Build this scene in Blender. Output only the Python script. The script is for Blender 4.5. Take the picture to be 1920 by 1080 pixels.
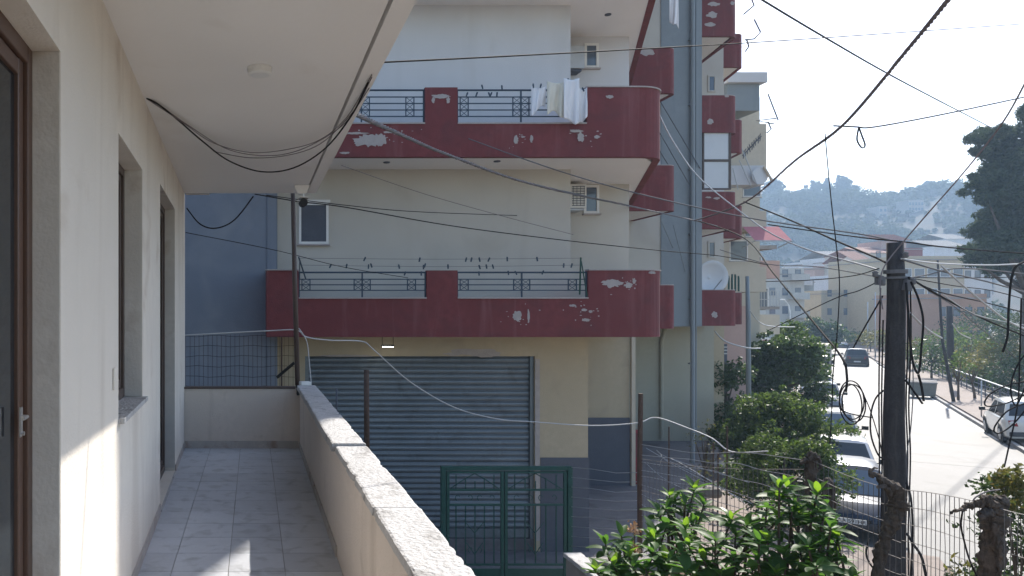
import bpy, math, random
import numpy as np
from mathutils import Vector, Matrix, noise as mnoise
R = math.radians
random.seed(7); rng = np.random.default_rng(7)
S = bpy.context.scene
for o in list(bpy.data.objects): bpy.data.objects.remove(o)
# ------------------------------------------------------------------ camera, sky, sun, exposure
F, CX, CY, EYE = 1400.0, 475.0, 587.0, 4.6      # focal length and principal point of the photograph (1920 x 1080)
cam = bpy.data.cameras.new('camera'); camo = bpy.data.objects.new('camera', cam); S.collection.objects.link(camo)
cam.sensor_width = 36; cam.lens = 36 * F / 1920
cam.shift_x = (960 - CX) / 1920; cam.shift_y = (CY - 540) / 1920
cam.clip_start = .05; cam.clip_end = 6000
camo.location = (0, 0, EYE); camo.rotation_euler = (R(90), 0, 0)
S.camera = camo
SUN_AZ, SUN_EL = R(40.1), R(41.5)
SV = Vector((math.sin(SUN_AZ) * math.cos(SUN_EL), math.cos(SUN_AZ) * math.cos(SUN_EL), math.sin(SUN_EL)))
W = bpy.data.worlds.new('World'); S.world = W; W.use_nodes = True
nt = W.node_tree; nt.nodes.clear()
sky = nt.nodes.new('ShaderNodeTexSky'); sky.sky_type = 'NISHITA'; sky.sun_disc = False
sky.sun_elevation = SUN_EL; sky.sun_rotation = SUN_AZ; sky.air_density = 1.0; sky.dust_density = 1.2; sky.ozone_density = 1.0
bg = nt.nodes.new('ShaderNodeBackground'); bg.inputs[1].default_value = .125
wo = nt.nodes.new('ShaderNodeOutputWorld'); nt.links.new(sky.outputs[0], bg.inputs[0]); nt.links.new(bg.outputs[0], wo.inputs[0])
sl = bpy.data.lights.new('sun', 'SUN'); sl.energy = 4.0; sl.angle = R(.55); sl.color = (1, .94, .85)
so = bpy.data.objects.new('sun', sl); S.collection.objects.link(so); so.rotation_euler = SV.to_track_quat('Z', 'Y').to_euler()
S.view_settings.view_transform = 'Standard'; S.view_settings.look = 'None'; S.view_settings.gamma = 1
S.view_settings.use_curve_mapping = False; S.view_settings.exposure = 1.24
S.render.engine = 'CYCLES'; S.cycles.use_denoising = True
try: S.cycles.denoiser = 'OPENIMAGEDENOISE'
except Exception: pass
S.cycles.max_bounces = 8; S.cycles.diffuse_bounces = 4; S.cycles.glossy_bounces = 3; S.cycles.transmission_bounces = 4
S.cycles.transparent_max_bounces = 8; S.cycles.sample_clamp_indirect = 6; S.cycles.caustics_reflective = False; S.cycles.caustics_refractive = False

# ------------------------------------------------------------------ helpers
def P(px, py, Y): return Vector(((px - CX) * Y / F, Y, EYE - (py - CY) * Y / F))   # a point of the place at depth Y
def PX(px, Y): return (px - CX) * Y / F
def PZ(py, Y): return EYE - (py - CY) * Y / F
def G(px, py, z=0):
    Y = F * (EYE - z) / (py - CY); return Vector((PX(px, Y), Y, z))
U = Vector((.587, .81, 0)).normalized(); N = Vector((U.y, -U.x, 0)); ZR = -.6; R0 = Vector((29.5, 28.77, 0))   # street direction, right-hand normal, a point on the right kerb
def RD(s, o, z=0): return R0 + U * s + N * o + Vector((0, 0, z + ZR))
ROADROT = math.atan2(U.y, U.x)

class MB:
    def __init__(s): s.v = []; s.f = []
    def add(s, vs, fs):
        b = len(s.v); s.v += [tuple(v) for v in vs]; s.f += [tuple(b + i for i in f) for f in fs]; return s
    def box(s, x0, x1, y0, y1, z0, z1):
        vs = [(x, y, z) for z in (z0, z1) for y in (y0, y1) for x in (x0, x1)]
        return s.add(vs, [(0, 2, 3, 1), (4, 5, 7, 6), (0, 1, 5, 4), (2, 6, 7, 3), (0, 4, 6, 2), (1, 3, 7, 5)])
    def obox(s, c, sx, sy, sz, rz=0, rx=0, ry=0):
        m = Matrix.Translation(c) @ Matrix.Rotation(rz, 4, 'Z') @ Matrix.Rotation(ry, 4, 'Y') @ Matrix.Rotation(rx, 4, 'X')
        vs = [m @ Vector((x * sx / 2, y * sy / 2, z * sz / 2)) for z in (-1, 1) for y in (-1, 1) for x in (-1, 1)]
        return s.add(vs, [(0, 2, 3, 1), (4, 5, 7, 6), (0, 1, 5, 4), (2, 6, 7, 3), (0, 4, 6, 2), (1, 3, 7, 5)])
    def prism(s, poly, z0, z1):                      # XY polygon (counter-clockwise) up from z0 to z1
        n = len(poly); vs = [(p[0], p[1], z0) for p in poly] + [(p[0], p[1], z1) for p in poly]
        return s.add(vs, [tuple(range(n - 1, -1, -1)), tuple(range(n, 2 * n))] + [(i, (i + 1) % n, n + (i + 1) % n, n + i) for i in range(n)])
    def prismy(s, poly, y0, y1):                     # XZ polygon through y0..y1
        n = len(poly); vs = [(p[0], y0, p[1]) for p in poly] + [(p[0], y1, p[1]) for p in poly]
        return s.add(vs, [tuple(range(n)), tuple(range(2 * n - 1, n - 1, -1))] + [(i, n + i, n + (i + 1) % n, (i + 1) % n) for i in range(n)])
    def tube(s, pts, r, n=6, cap=True):
        pts = [Vector(p) for p in pts]; m = len(pts)
        rs = r if isinstance(r, (list, tuple)) else [r] * m
        b = len(s.v); up = None
        for i, p in enumerate(pts):
            d = (pts[min(i + 1, m - 1)] - pts[max(i - 1, 0)])
            d = d.normalized() if d.length > 1e-9 else Vector((0, 0, 1))
            if up is None: up = Vector((0, 0, 1)) if abs(d.z) < .9 else Vector((1, 0, 0))
            a = d.cross(up); a = a.normalized() if a.length > 1e-6 else d.orthogonal().normalized()
            c = a.cross(d).normalized(); up = c
            for k in range(n):
                t = 2 * math.pi * k / n; q = p + (a * math.cos(t) + c * math.sin(t)) * rs[i]; s.v.append(tuple(q))
        for i in range(m - 1):
            for k in range(n):
                k2 = (k + 1) % n; s.f.append((b + i * n + k, b + i * n + k2, b + (i + 1) * n + k2, b + (i + 1) * n + k))
        if cap: s.f.append(tuple(b + k for k in range(n - 1, -1, -1))); s.f.append(tuple(b + (m - 1) * n + k for k in range(n)))
        return s
    def lathe(s, c, prof, n=16, axis='Z'):
        c = Vector(c); b = len(s.v)
        for (r, h) in prof:
            for k in range(n):
                t = 2 * math.pi * k / n; x, y = r * math.cos(t), r * math.sin(t)
                s.v.append(tuple(c + (Vector((x, y, h)) if axis == 'Z' else Vector((x, h, y)) if axis == 'Y' else Vector((h, x, y)))))
        for i in range(len(prof) - 1):
            for k in range(n): s.f.append((b + i * n + k, b + i * n + (k + 1) % n, b + (i + 1) * n + (k + 1) % n, b + (i + 1) * n + k))
        s.f.append(tuple(b + k for k in range(n - 1, -1, -1))); s.f.append(tuple(b + (len(prof) - 1) * n + k for k in range(n)))
        return s
    def build(s, name, m, parent=None, smooth=False, bevel=0, loc=None):
        """verts are world coordinates; with a parent they are stored relative to the top thing"""
        o0 = Vector((0, 0, 0))
        top = parent
        while top is not None and top.parent is not None: top = top.parent
        if top is not None and not top.get('_local'): o0 = top.location.copy()
        if parent is None and loc is not None: o0 = Vector(loc)
        me = bpy.data.meshes.new(name)
        me.from_pydata([(v[0] - o0.x, v[1] - o0.y, v[2] - o0.z) for v in s.v], [], s.f); me.update()
        return link(name, me, m, parent, smooth, bevel, o0 if parent is None else None)
def link(name, me, m, parent=None, smooth=False, bevel=0, loc=None):
    o = bpy.data.objects.new(name, me); S.collection.objects.link(o)
    if m is not None and not me.materials: me.materials.append(m)
    if smooth: me.shade_smooth()
    if parent is not None: o.parent = parent
    if loc is not None: o.location = loc
    if bevel:
        b = o.modifiers.new('bevel', 'BEVEL'); b.width = bevel; b.segments = 2; b.limit_method = 'ANGLE'; b.angle_limit = R(40)
    return o
def npmesh(name, V, Q, m, parent=None, smooth=False):
    """fast mesh from numpy verts (n,3) and quads (k,4), world coordinates"""
    top = parent
    while top is not None and top.parent is not None: top = top.parent
    if top is not None and not top.get('_local'): V = V - np.array(top.location)
    me = bpy.data.meshes.new(name)
    me.vertices.add(len(V)); me.vertices.foreach_set('co', np.ascontiguousarray(V, dtype=np.float32).ravel())
    k = Q.shape[1]
    me.loops.add(Q.size); me.loops.foreach_set('vertex_index', Q.astype(np.int32).ravel())
    me.polygons.add(len(Q)); me.polygons.foreach_set('loop_start', np.arange(0, Q.size, k, dtype=np.int32))
    me.update(calc_edges=True); me.validate()
    return link(name, me, m, parent, smooth)
def thing(name, label, cat, loc=(0, 0, 0), group=None, rz=0, local=False):
    o = bpy.data.objects.new(name, None); S.collection.objects.link(o); o.location = loc; o.rotation_euler = (0, 0, rz); o.empty_display_size = .2
    if local: o['_local'] = 1
    return tag(o, label, cat, group)
def tag(o, label=None, cat=None, group=None, kind=None):
    if label: o['label'] = label
    if cat: o['category'] = cat
    if group: o['group'] = group
    if kind: o['kind'] = kind
    return o
def struct(o): o['kind'] = 'structure'; return o
def sag(a, b, s, n=16):
    a, b = Vector(a), Vector(b)
    return [a.lerp(b, i / n) - Vector((0, 0, s * 4 * (i / n) * (1 - i / n))) for i in range(n + 1)]
def spline(pts, k=6):
    pts = [Vector(p) for p in pts]; out = []
    for i in range(len(pts) - 1):
        p0, p1, p2, p3 = pts[max(i - 1, 0)], pts[i], pts[i + 1], pts[min(i + 2, len(pts) - 1)]
        for j in range(k):
            t = j / k; out.append(.5 * ((2 * p1) + (p2 - p0) * t + (2 * p0 - 5 * p1 + 4 * p2 - p3) * t * t + (3 * p1 - p0 - 3 * p2 + p3) * t ** 3))
    out.append(pts[-1]); return out

# ------------------------------------------------------------------ materials
def mat(name, col, rough=.8, var=.12, scale=2.5, bump=0, bscale=60, metal=0, dirt=None, streak=None, spec=.35, coat=0, emit=0, objvar=0):
    m = bpy.data.materials.new(name); m.use_nodes = True; t = m.node_tree; L = t.links.new; bs = t.nodes['Principled BSDF']
    bs.inputs['Roughness'].default_value = rough; bs.inputs['Metallic'].default_value = metal; bs.inputs['Specular IOR Level'].default_value = spec
    bs.inputs['Coat Weight'].default_value = coat; bs.inputs['Coat Roughness'].default_value = .06
    geo = t.nodes.new('ShaderNodeNewGeometry'); col = tuple(col)
    def nz(sc, det=5, zs=1.0, dist=0):
        mp = t.nodes.new('ShaderNodeMapping'); mp.inputs['Scale'].default_value = (1, 1, zs); L(geo.outputs['Position'], mp.inputs[0])
        n = t.nodes.new('ShaderNodeTexNoise'); n.inputs['Scale'].default_value = sc; n.inputs['Detail'].default_value = det; n.inputs['Distortion'].default_value = dist; L(mp.outputs[0], n.inputs[0]); return n.outputs[0]
    def ramp(src, a, b):
        r = t.nodes.new('ShaderNodeMapRange'); r.inputs[1].default_value = a; r.inputs[2].default_value = b; L(src, r.inputs[0]); return r.outputs[0]
    def ramp2(src, a, b):
        r = t.nodes.new('ShaderNodeMapRange'); r.inputs[3].default_value = a; r.inputs[4].default_value = b; L(src, r.inputs[0]); return r.outputs[0]
    def mix(fac, a, b):
        x = t.nodes.new('ShaderNodeMix'); x.data_type = 'RGBA'; L(fac, x.inputs[0])
        for v, i in ((a, 6), (b, 7)):
            if isinstance(v, tuple): x.inputs[i].default_value = (*v[:3], 1)
            else: L(v, x.inputs[i])
        return x.outputs[2]
    if var:
        c = mix(ramp(nz(scale, 6, dist=.4), .3, .7), tuple(x * (1 - var) for x in col), tuple(min(1, x * (1 + var)) for x in col))
        c = mix(ramp(nz(scale * 9, 4), .35, .65), c, tuple(x * (1 - var * .6) for x in col)) if var > .05 else c
    else:
        v = t.nodes.new('ShaderNodeRGB'); v.outputs[0].default_value = (*col, 1); c = v.outputs[0]
    for d, zs in ((dirt, 1.0), (streak, .1)):
        if d:   # (colour, low, high, scale)
            c = mix(ramp(nz(d[3], 8, zs, .6), d[1], d[2]), c, tuple(d[0]))
    if objvar:
        oi = t.nodes.new('ShaderNodeObjectInfo'); hs = t.nodes.new('ShaderNodeHueSaturation'); L(ramp2(oi.outputs['Random'], 1 - objvar, 1 + objvar), hs.inputs['Value']); L(c, hs.inputs['Color']); c = hs.outputs[0]
    L(c, bs.inputs['Base Color'])
    if bump:
        b = t.nodes.new('ShaderNodeBump'); b.inputs['Strength'].default_value = bump; b.inputs['Distance'].default_value = .02
        L(nz(bscale, 6), b.inputs['Height']); L(b.outputs[0], bs.inputs['Normal'])
    if emit:
        bs.inputs['Emission Color'].default_value = (*col, 1); bs.inputs['Emission Strength'].default_value = emit
    return m
def leafmat(name, c1, c2, c3, rough=.4, trans=.35, spec=.4):
    m = bpy.data.materials.new(name); m.use_nodes = True; t = m.node_tree; L = t.links.new; bs = t.nodes['Principled BSDF']; out = t.nodes['Material Output']
    geo = t.nodes.new('ShaderNodeNewGeometry'); r = t.nodes.new('ShaderNodeValToRGB'); L(geo.outputs['Random Per Island'], r.inputs[0])
    e = r.color_ramp.elements; e[0].color = (*c1, 1); e[1].color = (*c3, 1); x = e.new(.55); x.color = (*c2, 1)
    bs.inputs['Roughness'].default_value = rough; bs.inputs['Specular IOR Level'].default_value = spec; L(r.outputs[0], bs.inputs['Base Color'])
    tr = t.nodes.new('ShaderNodeBsdfTranslucent'); hs = t.nodes.new('ShaderNodeHueSaturation'); hs.inputs['Hue'].default_value = .48; hs.inputs['Saturation'].default_value = 1.15; hs.inputs['Value'].default_value = 1.9
    L(r.outputs[0], hs.inputs['Color']); L(hs.outputs[0], tr.inputs[0])
    mx = t.nodes.new('ShaderNodeMixShader'); mx.inputs[0].default_value = trans; L(bs.outputs[0], mx.inputs[1]); L(tr.outputs[0], mx.inputs[2]); L(mx.outputs[0], out.inputs[0])
    return m
M = {}
M['house_plaster'] = mat('house_plaster', (.70, .645, .57), .9, .06, .9, .22, 70, dirt=((.50, .42, .34), .60, .80, 1.7), streak=((.55, .49, .42), .52, .8, 3.2))
M['reveal'] = mat('reveal', (.58, .55, .51), .9, .10, 2, .2, 60, dirt=((.33, .25, .19), .58, .8, 2.0))
M['soffit'] = mat('soffit', (.83, .81, .78), .9, .03, .8, .15, 30, dirt=((.70, .66, .60), .62, .85, 1.3))
M['coping'] = mat('coping', (.47, .46, .455), .8, .16, 6, .8, 45, dirt=((.26, .25, .24), .54, .70, 9))
M['parapet'] = mat('parapet', (.64, .56, .49), .9, .06, 2, .4, 80, dirt=((.40, .33, .27), .64, .82, 2.6), streak=((.45, .38, .32), .6, .85, 3))
M['tile'] = mat('tile', (.52, .535, .57), .3, .08, 5, .06, 20, dirt=((.36, .37, .39), .52, .70, 7), objvar=.09)
M['grout'] = mat('grout', (.33, .325, .32), .95, .15, 8)
M['skirting'] = mat('skirting', (.44, .40, .37), .6, .15, 6, dirt=((.28, .2, .15), .55, .75, 5))
M['brown_frame'] = mat('brown_frame', (.10, .055, .038), .4, .12, 6, spec=.5)
M['dark_frame'] = mat('dark_frame', (.09, .065, .055), .45, .12, 6)
M['glass'] = mat('glass', (.02, .025, .03), .06, 0, spec=.7)
M['glass_blue'] = mat('glass_blue', (.10, .13, .17), .08, 0, spec=.7)
M['metal'] = mat('metal', (.55, .55, .56), .35, .06, 8, metal=.9)
M['galv'] = mat('galv', (.45, .46, .47), .5, .1, 8, metal=.6)
M['black'] = mat('black', (.015, .015, .016), .5, .1, 8)
M['cable'] = mat('cable', (.022, .020, .020), .8, .1, 8, spec=.08)
M['cable_grey'] = mat('cable_grey', (.15, .15, .155), .8, .1, 8, spec=.1)
M['cable_brown'] = mat('cable_brown', (.20, .175, .18), .8, .15, 8, spec=.1)
M['cable_white'] = mat('cable_white', (.5, .5, .5), .6, .06, 8)
M['white_plastic'] = mat('white_plastic', (.72, .72, .70), .45, .04, 6)
M['cream_wall'] = mat('cream_wall', (.52, .495, .44), .9, .05, .9, .25, 70, dirt=((.42, .385, .33), .60, .85, .8), streak=((.43, .40, .35), .56, .9, 1.5))
M['pale_wall'] = mat('pale_wall', (.58, .585, .60), .9, .04, .9, .25, 70, dirt=((.49, .485, .48), .60, .85, .8), streak=((.5, .5, .5), .56, .9, 1.5))
M['yellow_wall'] = mat('yellow_wall', (.45, .385, .275), .9, .06, .9, .3, 60, dirt=((.33, .285, .215), .58, .84, 1.2), streak=((.36, .31, .23), .55, .88, 1.7))
M['shaded_olive'] = mat('shaded_olive', (.42, .40, .32), .9, .06, .9, .25, 60)  # olive tone: the shade on the recessed wall is put into its colour
M['beige_wall'] = mat('beige_wall', (.55, .49, .39), .9, .06, .7, .25, 60, dirt=((.42, .37, .3), .65, .85, .9))
M['pink_wall'] = mat('pink_wall', (.50, .35, .30), .9, .08, .8)
M['dado'] = mat('dado', (.095, .105, .13), .7, .12, 3)
M['red_paint'] = mat('red_paint', (.18, .05, .052), .88, .16, 1.1, .2, 50, dirt=((.13, .046, .048), .48, .78, 2.2), streak=((.24, .10, .10), .55, .85, 5))
M['bare'] = mat('bare_plaster', (.42, .38, .36), .95, .15, 8, .4, 60)
M['blue_grey'] = mat('blue_grey', (.22, .245, .29), .85, .10, .6, .2, 60, dirt=((.27, .29, .32), .55, .8, .9), streak=((.16, .18, .22), .52, .85, 1.8))
M['shaft'] = mat('shaft_grey', (.25, .285, .305), .85, .07, .7, .15, 60, streak=((.18, .21, .23), .55, .85, 1.6))
M['rail'] = mat('rail_blue', (.045, .07, .10), .5, .1, 8)
M['shutter'] = mat('shutter_steel', (.165, .195, .22), .42, .12, 2.5, metal=.45, dirt=((.10, .11, .12), .55, .8, 3))
M['gate'] = mat('gate_green', (.022, .085, .075), .5, .2, 5, dirt=((.06, .05, .04), .66, .8, 9))
M['rust'] = mat('rust', (.10, .065, .05), .85, .3, 12, .3, 60)
M['wood_pole'] = mat('wood_pole', (.05, .048, .05), .9, .35, 5, .6, 22, streak=((.07, .064, .06), .5, .7, 20))
M['stump'] = mat('stump_bark', (.115, .09, .072), .95, .45, 12, 1.0, 34, streak=((.05, .04, .033), .45, .62, 30))
M['bark'] = mat('bark', (.10, .075, .055), .95, .3, 8, .6, 24)
M['asphalt'] = mat('asphalt', (.145, .142, .14), .65, .10, .35, .35, 90, dirt=((.10, .097, .095), .55, .75, .7))
M['patch'] = mat('asphalt_patch', (.085, .085, .085), .6, .15, 2, .3, 90)
M['paint'] = mat('road_paint', (.55, .55, .54), .7, .2, 6)
M['pavement'] = mat('pavement', (.24, .195, .17), .85, .12, 1.2, .3, 40, dirt=((.17, .14, .12), .55, .75, 1.7))
M['kerb'] = mat('kerb', (.26, .25, .245), .8, .15, 3, .3, 40)
M['concrete'] = mat('concrete', (.30, .28, .26), .9, .16, 1.5, .5, 40, dirt=((.18, .16, .14), .55, .78, 2))
M['yard'] = mat('yard_concrete', (.16, .155, .165), .85, .2, 1.2, .4, 40, dirt=((.09, .085, .09), .5, .75, 1.5))
M['ground'] = mat('dry_ground', (.21, .17, .12), .95, .25, .6, .6, 12)
M['soil'] = mat('soil', (.12, .075, .05), .95, .3, 6, .8, 30)
M['roof_tile'] = mat('roof_tile', (.30, .145, .105), .8, .2, 3)
M['cloth_white'] = mat('cloth_white', (.74, .74, .76), .9, .03, 4)
M['cloth_cream'] = mat('cloth_cream', (.70, .66, .56), .9, .06, 5)
M['cloth_yellow'] = mat('cloth_yellow', (.68, .48, .08), .9, .05, 5)
M['frosted'] = mat('frosted_pane', (.60, .62, .64), .4, .04, 2)
M['tyre'] = mat('tyre', (.02, .02, .02), .85, .1, 9)
M['hill'] = mat('hill_dry_grass', (.058, .045, .031), .95, .45, .05, dirt=((.024, .027, .016), .44, .58, .09))
M['lamp_glint'] = mat('lamp_glint', (1, .95, .8), .5, 0, emit=6)  # glow standing in for the bright reflection in the flood light
M['lf_dark'] = leafmat('leaf_dark', (.024, .045, .018), (.04, .072, .027), (.068, .11, .042), .42, .3, .3)
M['lf_mid'] = leafmat('leaf_mid', (.03, .055, .018), (.055, .095, .028), (.09, .13, .042), .5, .38, .2)
M['lf_olive'] = leafmat('leaf_olive', (.05, .06, .02), (.09, .10, .035), (.14, .125, .045), .5, .38, .18)
M['lf_loquat'] = leafmat('leaf_loquat', (.028, .07, .02), (.048, .115, .028), (.085, .18, .038), .48, .48, .22)
M['lf_young'] = leafmat('leaf_young', (.08, .17, .03), (.11, .21, .04), (.14, .24, .05), .35, .5)
M['lf_pine'] = leafmat('leaf_pine', (.024, .04, .022), (.04, .062, .03), (.07, .09, .045), .7, .2, .12)
M['lf_hill'] = leafmat('leaf_hill', (.02, .034, .016), (.034, .052, .024), (.055, .07, .034), .8, .2, .05)
M['flower'] = mat('flower', (.60, .38, .22), .8, .2, 20)
def carpaint(name, c, metal=.3): return mat(name, c, .3, .02, 3, metal=metal, coat=.8, spec=.5)
# ------------------------------------------------------------------ ground, road, pavements
struct(MB().add([(-180, -90, ZR - .03), (1150, -90, ZR - .03), (1150, 1150, ZR - .03), (-180, 1150, ZR - .03)], [(0, 1, 2, 3)]).build('ground', M['ground']))
def rpoly(pts, z0, z1, name, m): return struct(MB().prism([tuple(RD(s, o)[:2]) for s, o in pts], z0 + ZR, z1 + ZR).build(name, m))
rpoly([(-45, 0), (-45, -4.4), (-19.8, -4.4), (-19.8, -6.9), (135, -6.9), (135, 0)][::-1], -.4, 0, 'road', M['asphalt'])
rp = rpoly([(-45, .16), (135, .16), (135, 2.5), (-45, 2.5)][::-1], -.4, .12, 'pavement', M['pavement'])
lp = rpoly([(-19.64, -7.06), (-19.64, -4.56), (-45, -4.56), (-45, -9.2), (135, -9.2), (135, -7.06)][::-1], -.4, .121, 'pavement_near_buildings', M['pavement'])
lp.name = 'pavement_left'
def kerbs(parent, o0, o1, s0, s1):
    src = None; L = 1.0; s = s0
    while s < s1:
        if src is None:
            mb = MB(); mb.box(-L / 2 + .006, L / 2 - .006, min(0, o1 - o0), max(0, o1 - o0), -.2, .135); me = mb
            src = bpy.data.meshes.new('kerb_stone'); src.from_pydata(me.v, [], me.f); src.update()
        ob = link('kerb_stone', src, M['kerb'], parent); p = RD(s + L / 2, o0)
        ob.location = p; ob.rotation_euler = (random.uniform(-.006, .006), random.uniform(-.004, .004), ROADROT); s += L
kerbs(rp, .005, .15, -9, 60)
kerbs(lp, -7.05, -6.905, -19, 22)
for i, (s0, s1, o0, o1) in enumerate([(2, 9, -.32, -.22), (10, 30, -.30, -.2), (31, 62, -.3, -.2)]):
    rpoly([(s0, o0), (s1, o0), (s1, o1), (s0, o1)][::-1], .003, .005, 'road_marking', M['paint'])
for (s0, s1, o0, o1) in [(11, 13.6, -3.2, -1.9), (24, 25.1, -4.5, -.6), (-6, -5.7, -4.9, -.4), (3, 16, -3.4, -3.28), (-11, -7.5, -2.2, -2.08)]:
    rpoly([(s0, o0), (s1, o0 + .1), (s1 - .1, o1), (s0 + .2, o1)][::-1], .002, .0045, 'road_patch', M['patch'])
struct(MB().prism([(-30, 9.2), (4.6, 9.8), tuple(RD(-24, -9.22)[:2]), tuple(RD(5, -9.22)[:2]), tuple(RD(40, -9.22)[:2]), (10, 70), (-30, 70)], -1.0, .10).build('yard', M['yard']))

# ------------------------------------------------------------------ our house with its balcony
house = thing('balcony_house', 'cream plastered house with the tiled balcony and white soffit in the foreground', 'house', (-.82, 3, 0))
XW, XO, ZF, ZC, YE = -.82, .74, 3.0, 6.02, 8.85
D1 = (.7, 2.57, ZF, 5.50); WN = (3.85, 4.85, 4.03, 5.53); D2 = (6.0, 7.49, ZF + .02, 5.64)
mb = MB()
ys = [-3, D1[0], D1[1], WN[0], WN[1], D2[0], D2[1], YE + .15]
for i in range(0, 7, 2): mb.box(XW - .32, XW, ys[i], ys[i + 1], 0, 9.4)
for (a, b, z0, z1) in (D1, WN, D2):
    mb.box(XW - .32, XW, a, b, z1, 9.4)
    mb.box(XW - .32, XW, a, b, 0, z0)
mb.box(-8, XW - .5, YE - .1, YE + .15, 0, 9.4); mb.box(-8, XW - .3, -3, -2.7, 0, 9.4); mb.box(-8, .2, 2, 8.6, 0, 2.84)
mb.build('wall', M['house_plaster'], house)
MB().box(XW - .34, XW - .33, -2.6, 8.7, 3, 6).build('dark_room_sheet', M['black'], house)  # black sheet added behind the openings for the darkness of the rooms
# soffit slab with the drip groove near its edge
mb = MB(); mb.box(XW, .615, -3, YE, ZC, ZC + .05); mb.box(.635, XO, -3, YE - .012, ZC - .004, ZC + .05); mb.box(XW, XO - .004, -3, YE - .004, ZC + .05, ZC + .2)
mb.build('ceiling_slab', M['soffit'], house)
MB().box(-8, XO - .1, -3, YE - .2, 9.4, 9.55).build('roof', M['soffit'], house)
MB().box(XW + .02, XW + .30, YE - .02, YE + .03, ZC - .015, ZC - .005).build('soffit_stain', M['reveal'], house)
# floor and its tiles
fl = MB().box(XW, XO, -3, YE + .15, 2.78, ZF - .006).build('floor', M['grout'], house)
TS = .352; tb = MB().box(-TS / 2 + .0025, TS / 2 - .0025, -TS / 2 + .0025, TS / 2 - .0025, -.008, 0)
tme = bpy.data.meshes.new('tile'); tme.from_pydata(tb.v, [], tb.f); tme.update()
for j in range(20):
    for i in range(4):
        x0 = .55 - TS * (i + .5); y0 = YE - TS * (j + .5)
        t = link('tile', tme, M['tile'], fl); t.location = Vector((x0 + .001 * random.uniform(-1, 1), y0, ZF)) - house.location
        t.rotation_euler = (random.uniform(-.0015, .0015), random.uniform(-.0015, .0015), random.choice((0, math.pi)))
for a, b in ((D1[1], D2[0] - .03), (D2[1] + .02, YE)): MB().box(XW, XW + .010, a, b, ZF, ZF + .075).build('skirting', M['skirting'], house)
MB().box(XW + .012, .535, YE - .010, YE, ZF, ZF + .085).build('skirting', M['skirting'], house)
MB().box(.538, .55, 4.9, YE - .011, ZF, ZF + .07).build('skirting', M['skirting'], house); MB().box(.538, .55, 1.0, 4.2, ZF, ZF + .07).build('skirting', M['skirting'], house)
# parapet and its coping stones
pa = MB(); pa.box(.55, .725, -3, YE, 2.78, 3.69); pa.box(XW, .725, YE, YE + .14, 2.78, 3.70); pa.box(.60, .70, 2, 8.6, 0, 2.78)
pa = pa.build('parapet', M['parapet'], house)
def stone(x0, x1, y0, y1, z0, z1, seed, sub=9):
    """a coping stone with an uneven, chipped edge"""
    rr = random.Random(seed); n = max(24, int((y1 - y0) / .035)); mb = MB(); V = []; c0 = c1 = 0
    for k in range(n + 1):
        y = y0 + (y1 - y0) * k / n
        c0 = rr.uniform(.004, .012) if rr.random() < .10 else c0 * .35; c1 = rr.uniform(.006, .018) if rr.random() < .12 else c1 * .35
        e0 = x0 + c0 + .004 * mnoise.noise(Vector((y * 3, seed, 0))) + rr.uniform(-.0012, .0012); e1 = x1 - c1 + .006 * mnoise.noise(Vector((y * 2.5, seed, 5))) + rr.uniform(-.0015, .0015); zt = z1 + .002 * mnoise.noise(Vector((y * 4, seed, 9)))
        V += [(e0, y, z0), (e0 + .004, y, zt - .004), (e0 + .014, y, zt), (e1 - .014, y, zt), (e1 - .003, y, zt - .006), (e1, y, z0)]
    Fc = [(k * 6 + j, k * 6 + (j + 1) % 6, (k + 1) * 6 + (j + 1) % 6, (k + 1) * 6 + j) for k in range(n) for j in range(6)]
    Fc += [tuple(range(5, -1, -1)), tuple(n * 6 + j for j in range(6))]
    mb.add(V, Fc); return mb
yy = -1.0; k = 0
for L in (1.0, 1.1, 1.05, 1.2, 1.55):
    near = True
    stone(.535, .752, yy, yy + L - .006, 3.692, 3.728, 20 + k).build('coping_stone', M['coping'], pa); yy += L; k += 1
for L in (1.3, 1.35, 1.29):
    stone(.512, .742, yy, yy + L - .005, 3.70 if yy > 4.9 else 3.692, 3.745, 40 + k).build('coping_stone', M['coping'], pa); yy += L; k += 1
MB().box(XW, .50, YE - .012, YE + .15, 3.702, 3.722).build('coping_stone', M['dark_frame'], pa)
# doors and window set back in the wall
def leafdoor(name, y0, y1, z0, z1, fm, depth, fw, handle=False, sill=False, label=None):
    xf = XW - depth
    d = MB(); d.box(xf - .07, xf, y0, y0 + fw, z0, z1); d.box(xf - .07, xf, y1 - fw, y1, z0, z1); d.box(xf - .07, xf, y0 + fw, y1 - fw, z1 - fw, z1); d.box(xf - .07, xf, y0 + fw, y1 - fw, z0, z0 + fw * 1.2)
    d = d.build(name, fm, house, bevel=.004)
    g = MB(); a, b = y0 + fw + .006, y1 - fw - .006; w2 = fw * .95; mid = (a + b) / 2
    for (p, q) in ((a, mid - .003), (mid + .003, b)):
        g.box(xf - .05, xf - .014, p, p + w2, z0 + fw * 1.2, z1 - fw); g.box(xf - .05, xf - .014, q - w2, q, z0 + fw * 1.2, z1 - fw)
        g.box(xf - .05, xf - .014, p + w2, q - w2, z1 - fw - w2, z1 - fw - .004); g.box(xf - .05, xf - .014, p + w2, q - w2, z0 + fw * 1.2 + .004, z0 + fw * 1.2 + w2 * 1.2)
    g.build('frame', fm, d, bevel=.004)
    for (p, q) in ((a, mid), (mid, b)):
        MB().box(xf - .036, xf - .028, p + w2, q - w2, z0 + fw * 1.2 + w2, z1 - fw - w2).build('pane', M['glass'], d)
    return d
d1 = leafdoor('door', D1[0], D1[1], D1[2], D1[3], M['brown_frame'], .095, .06)
mb = MB(); x = XW - .095 - .012
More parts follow.
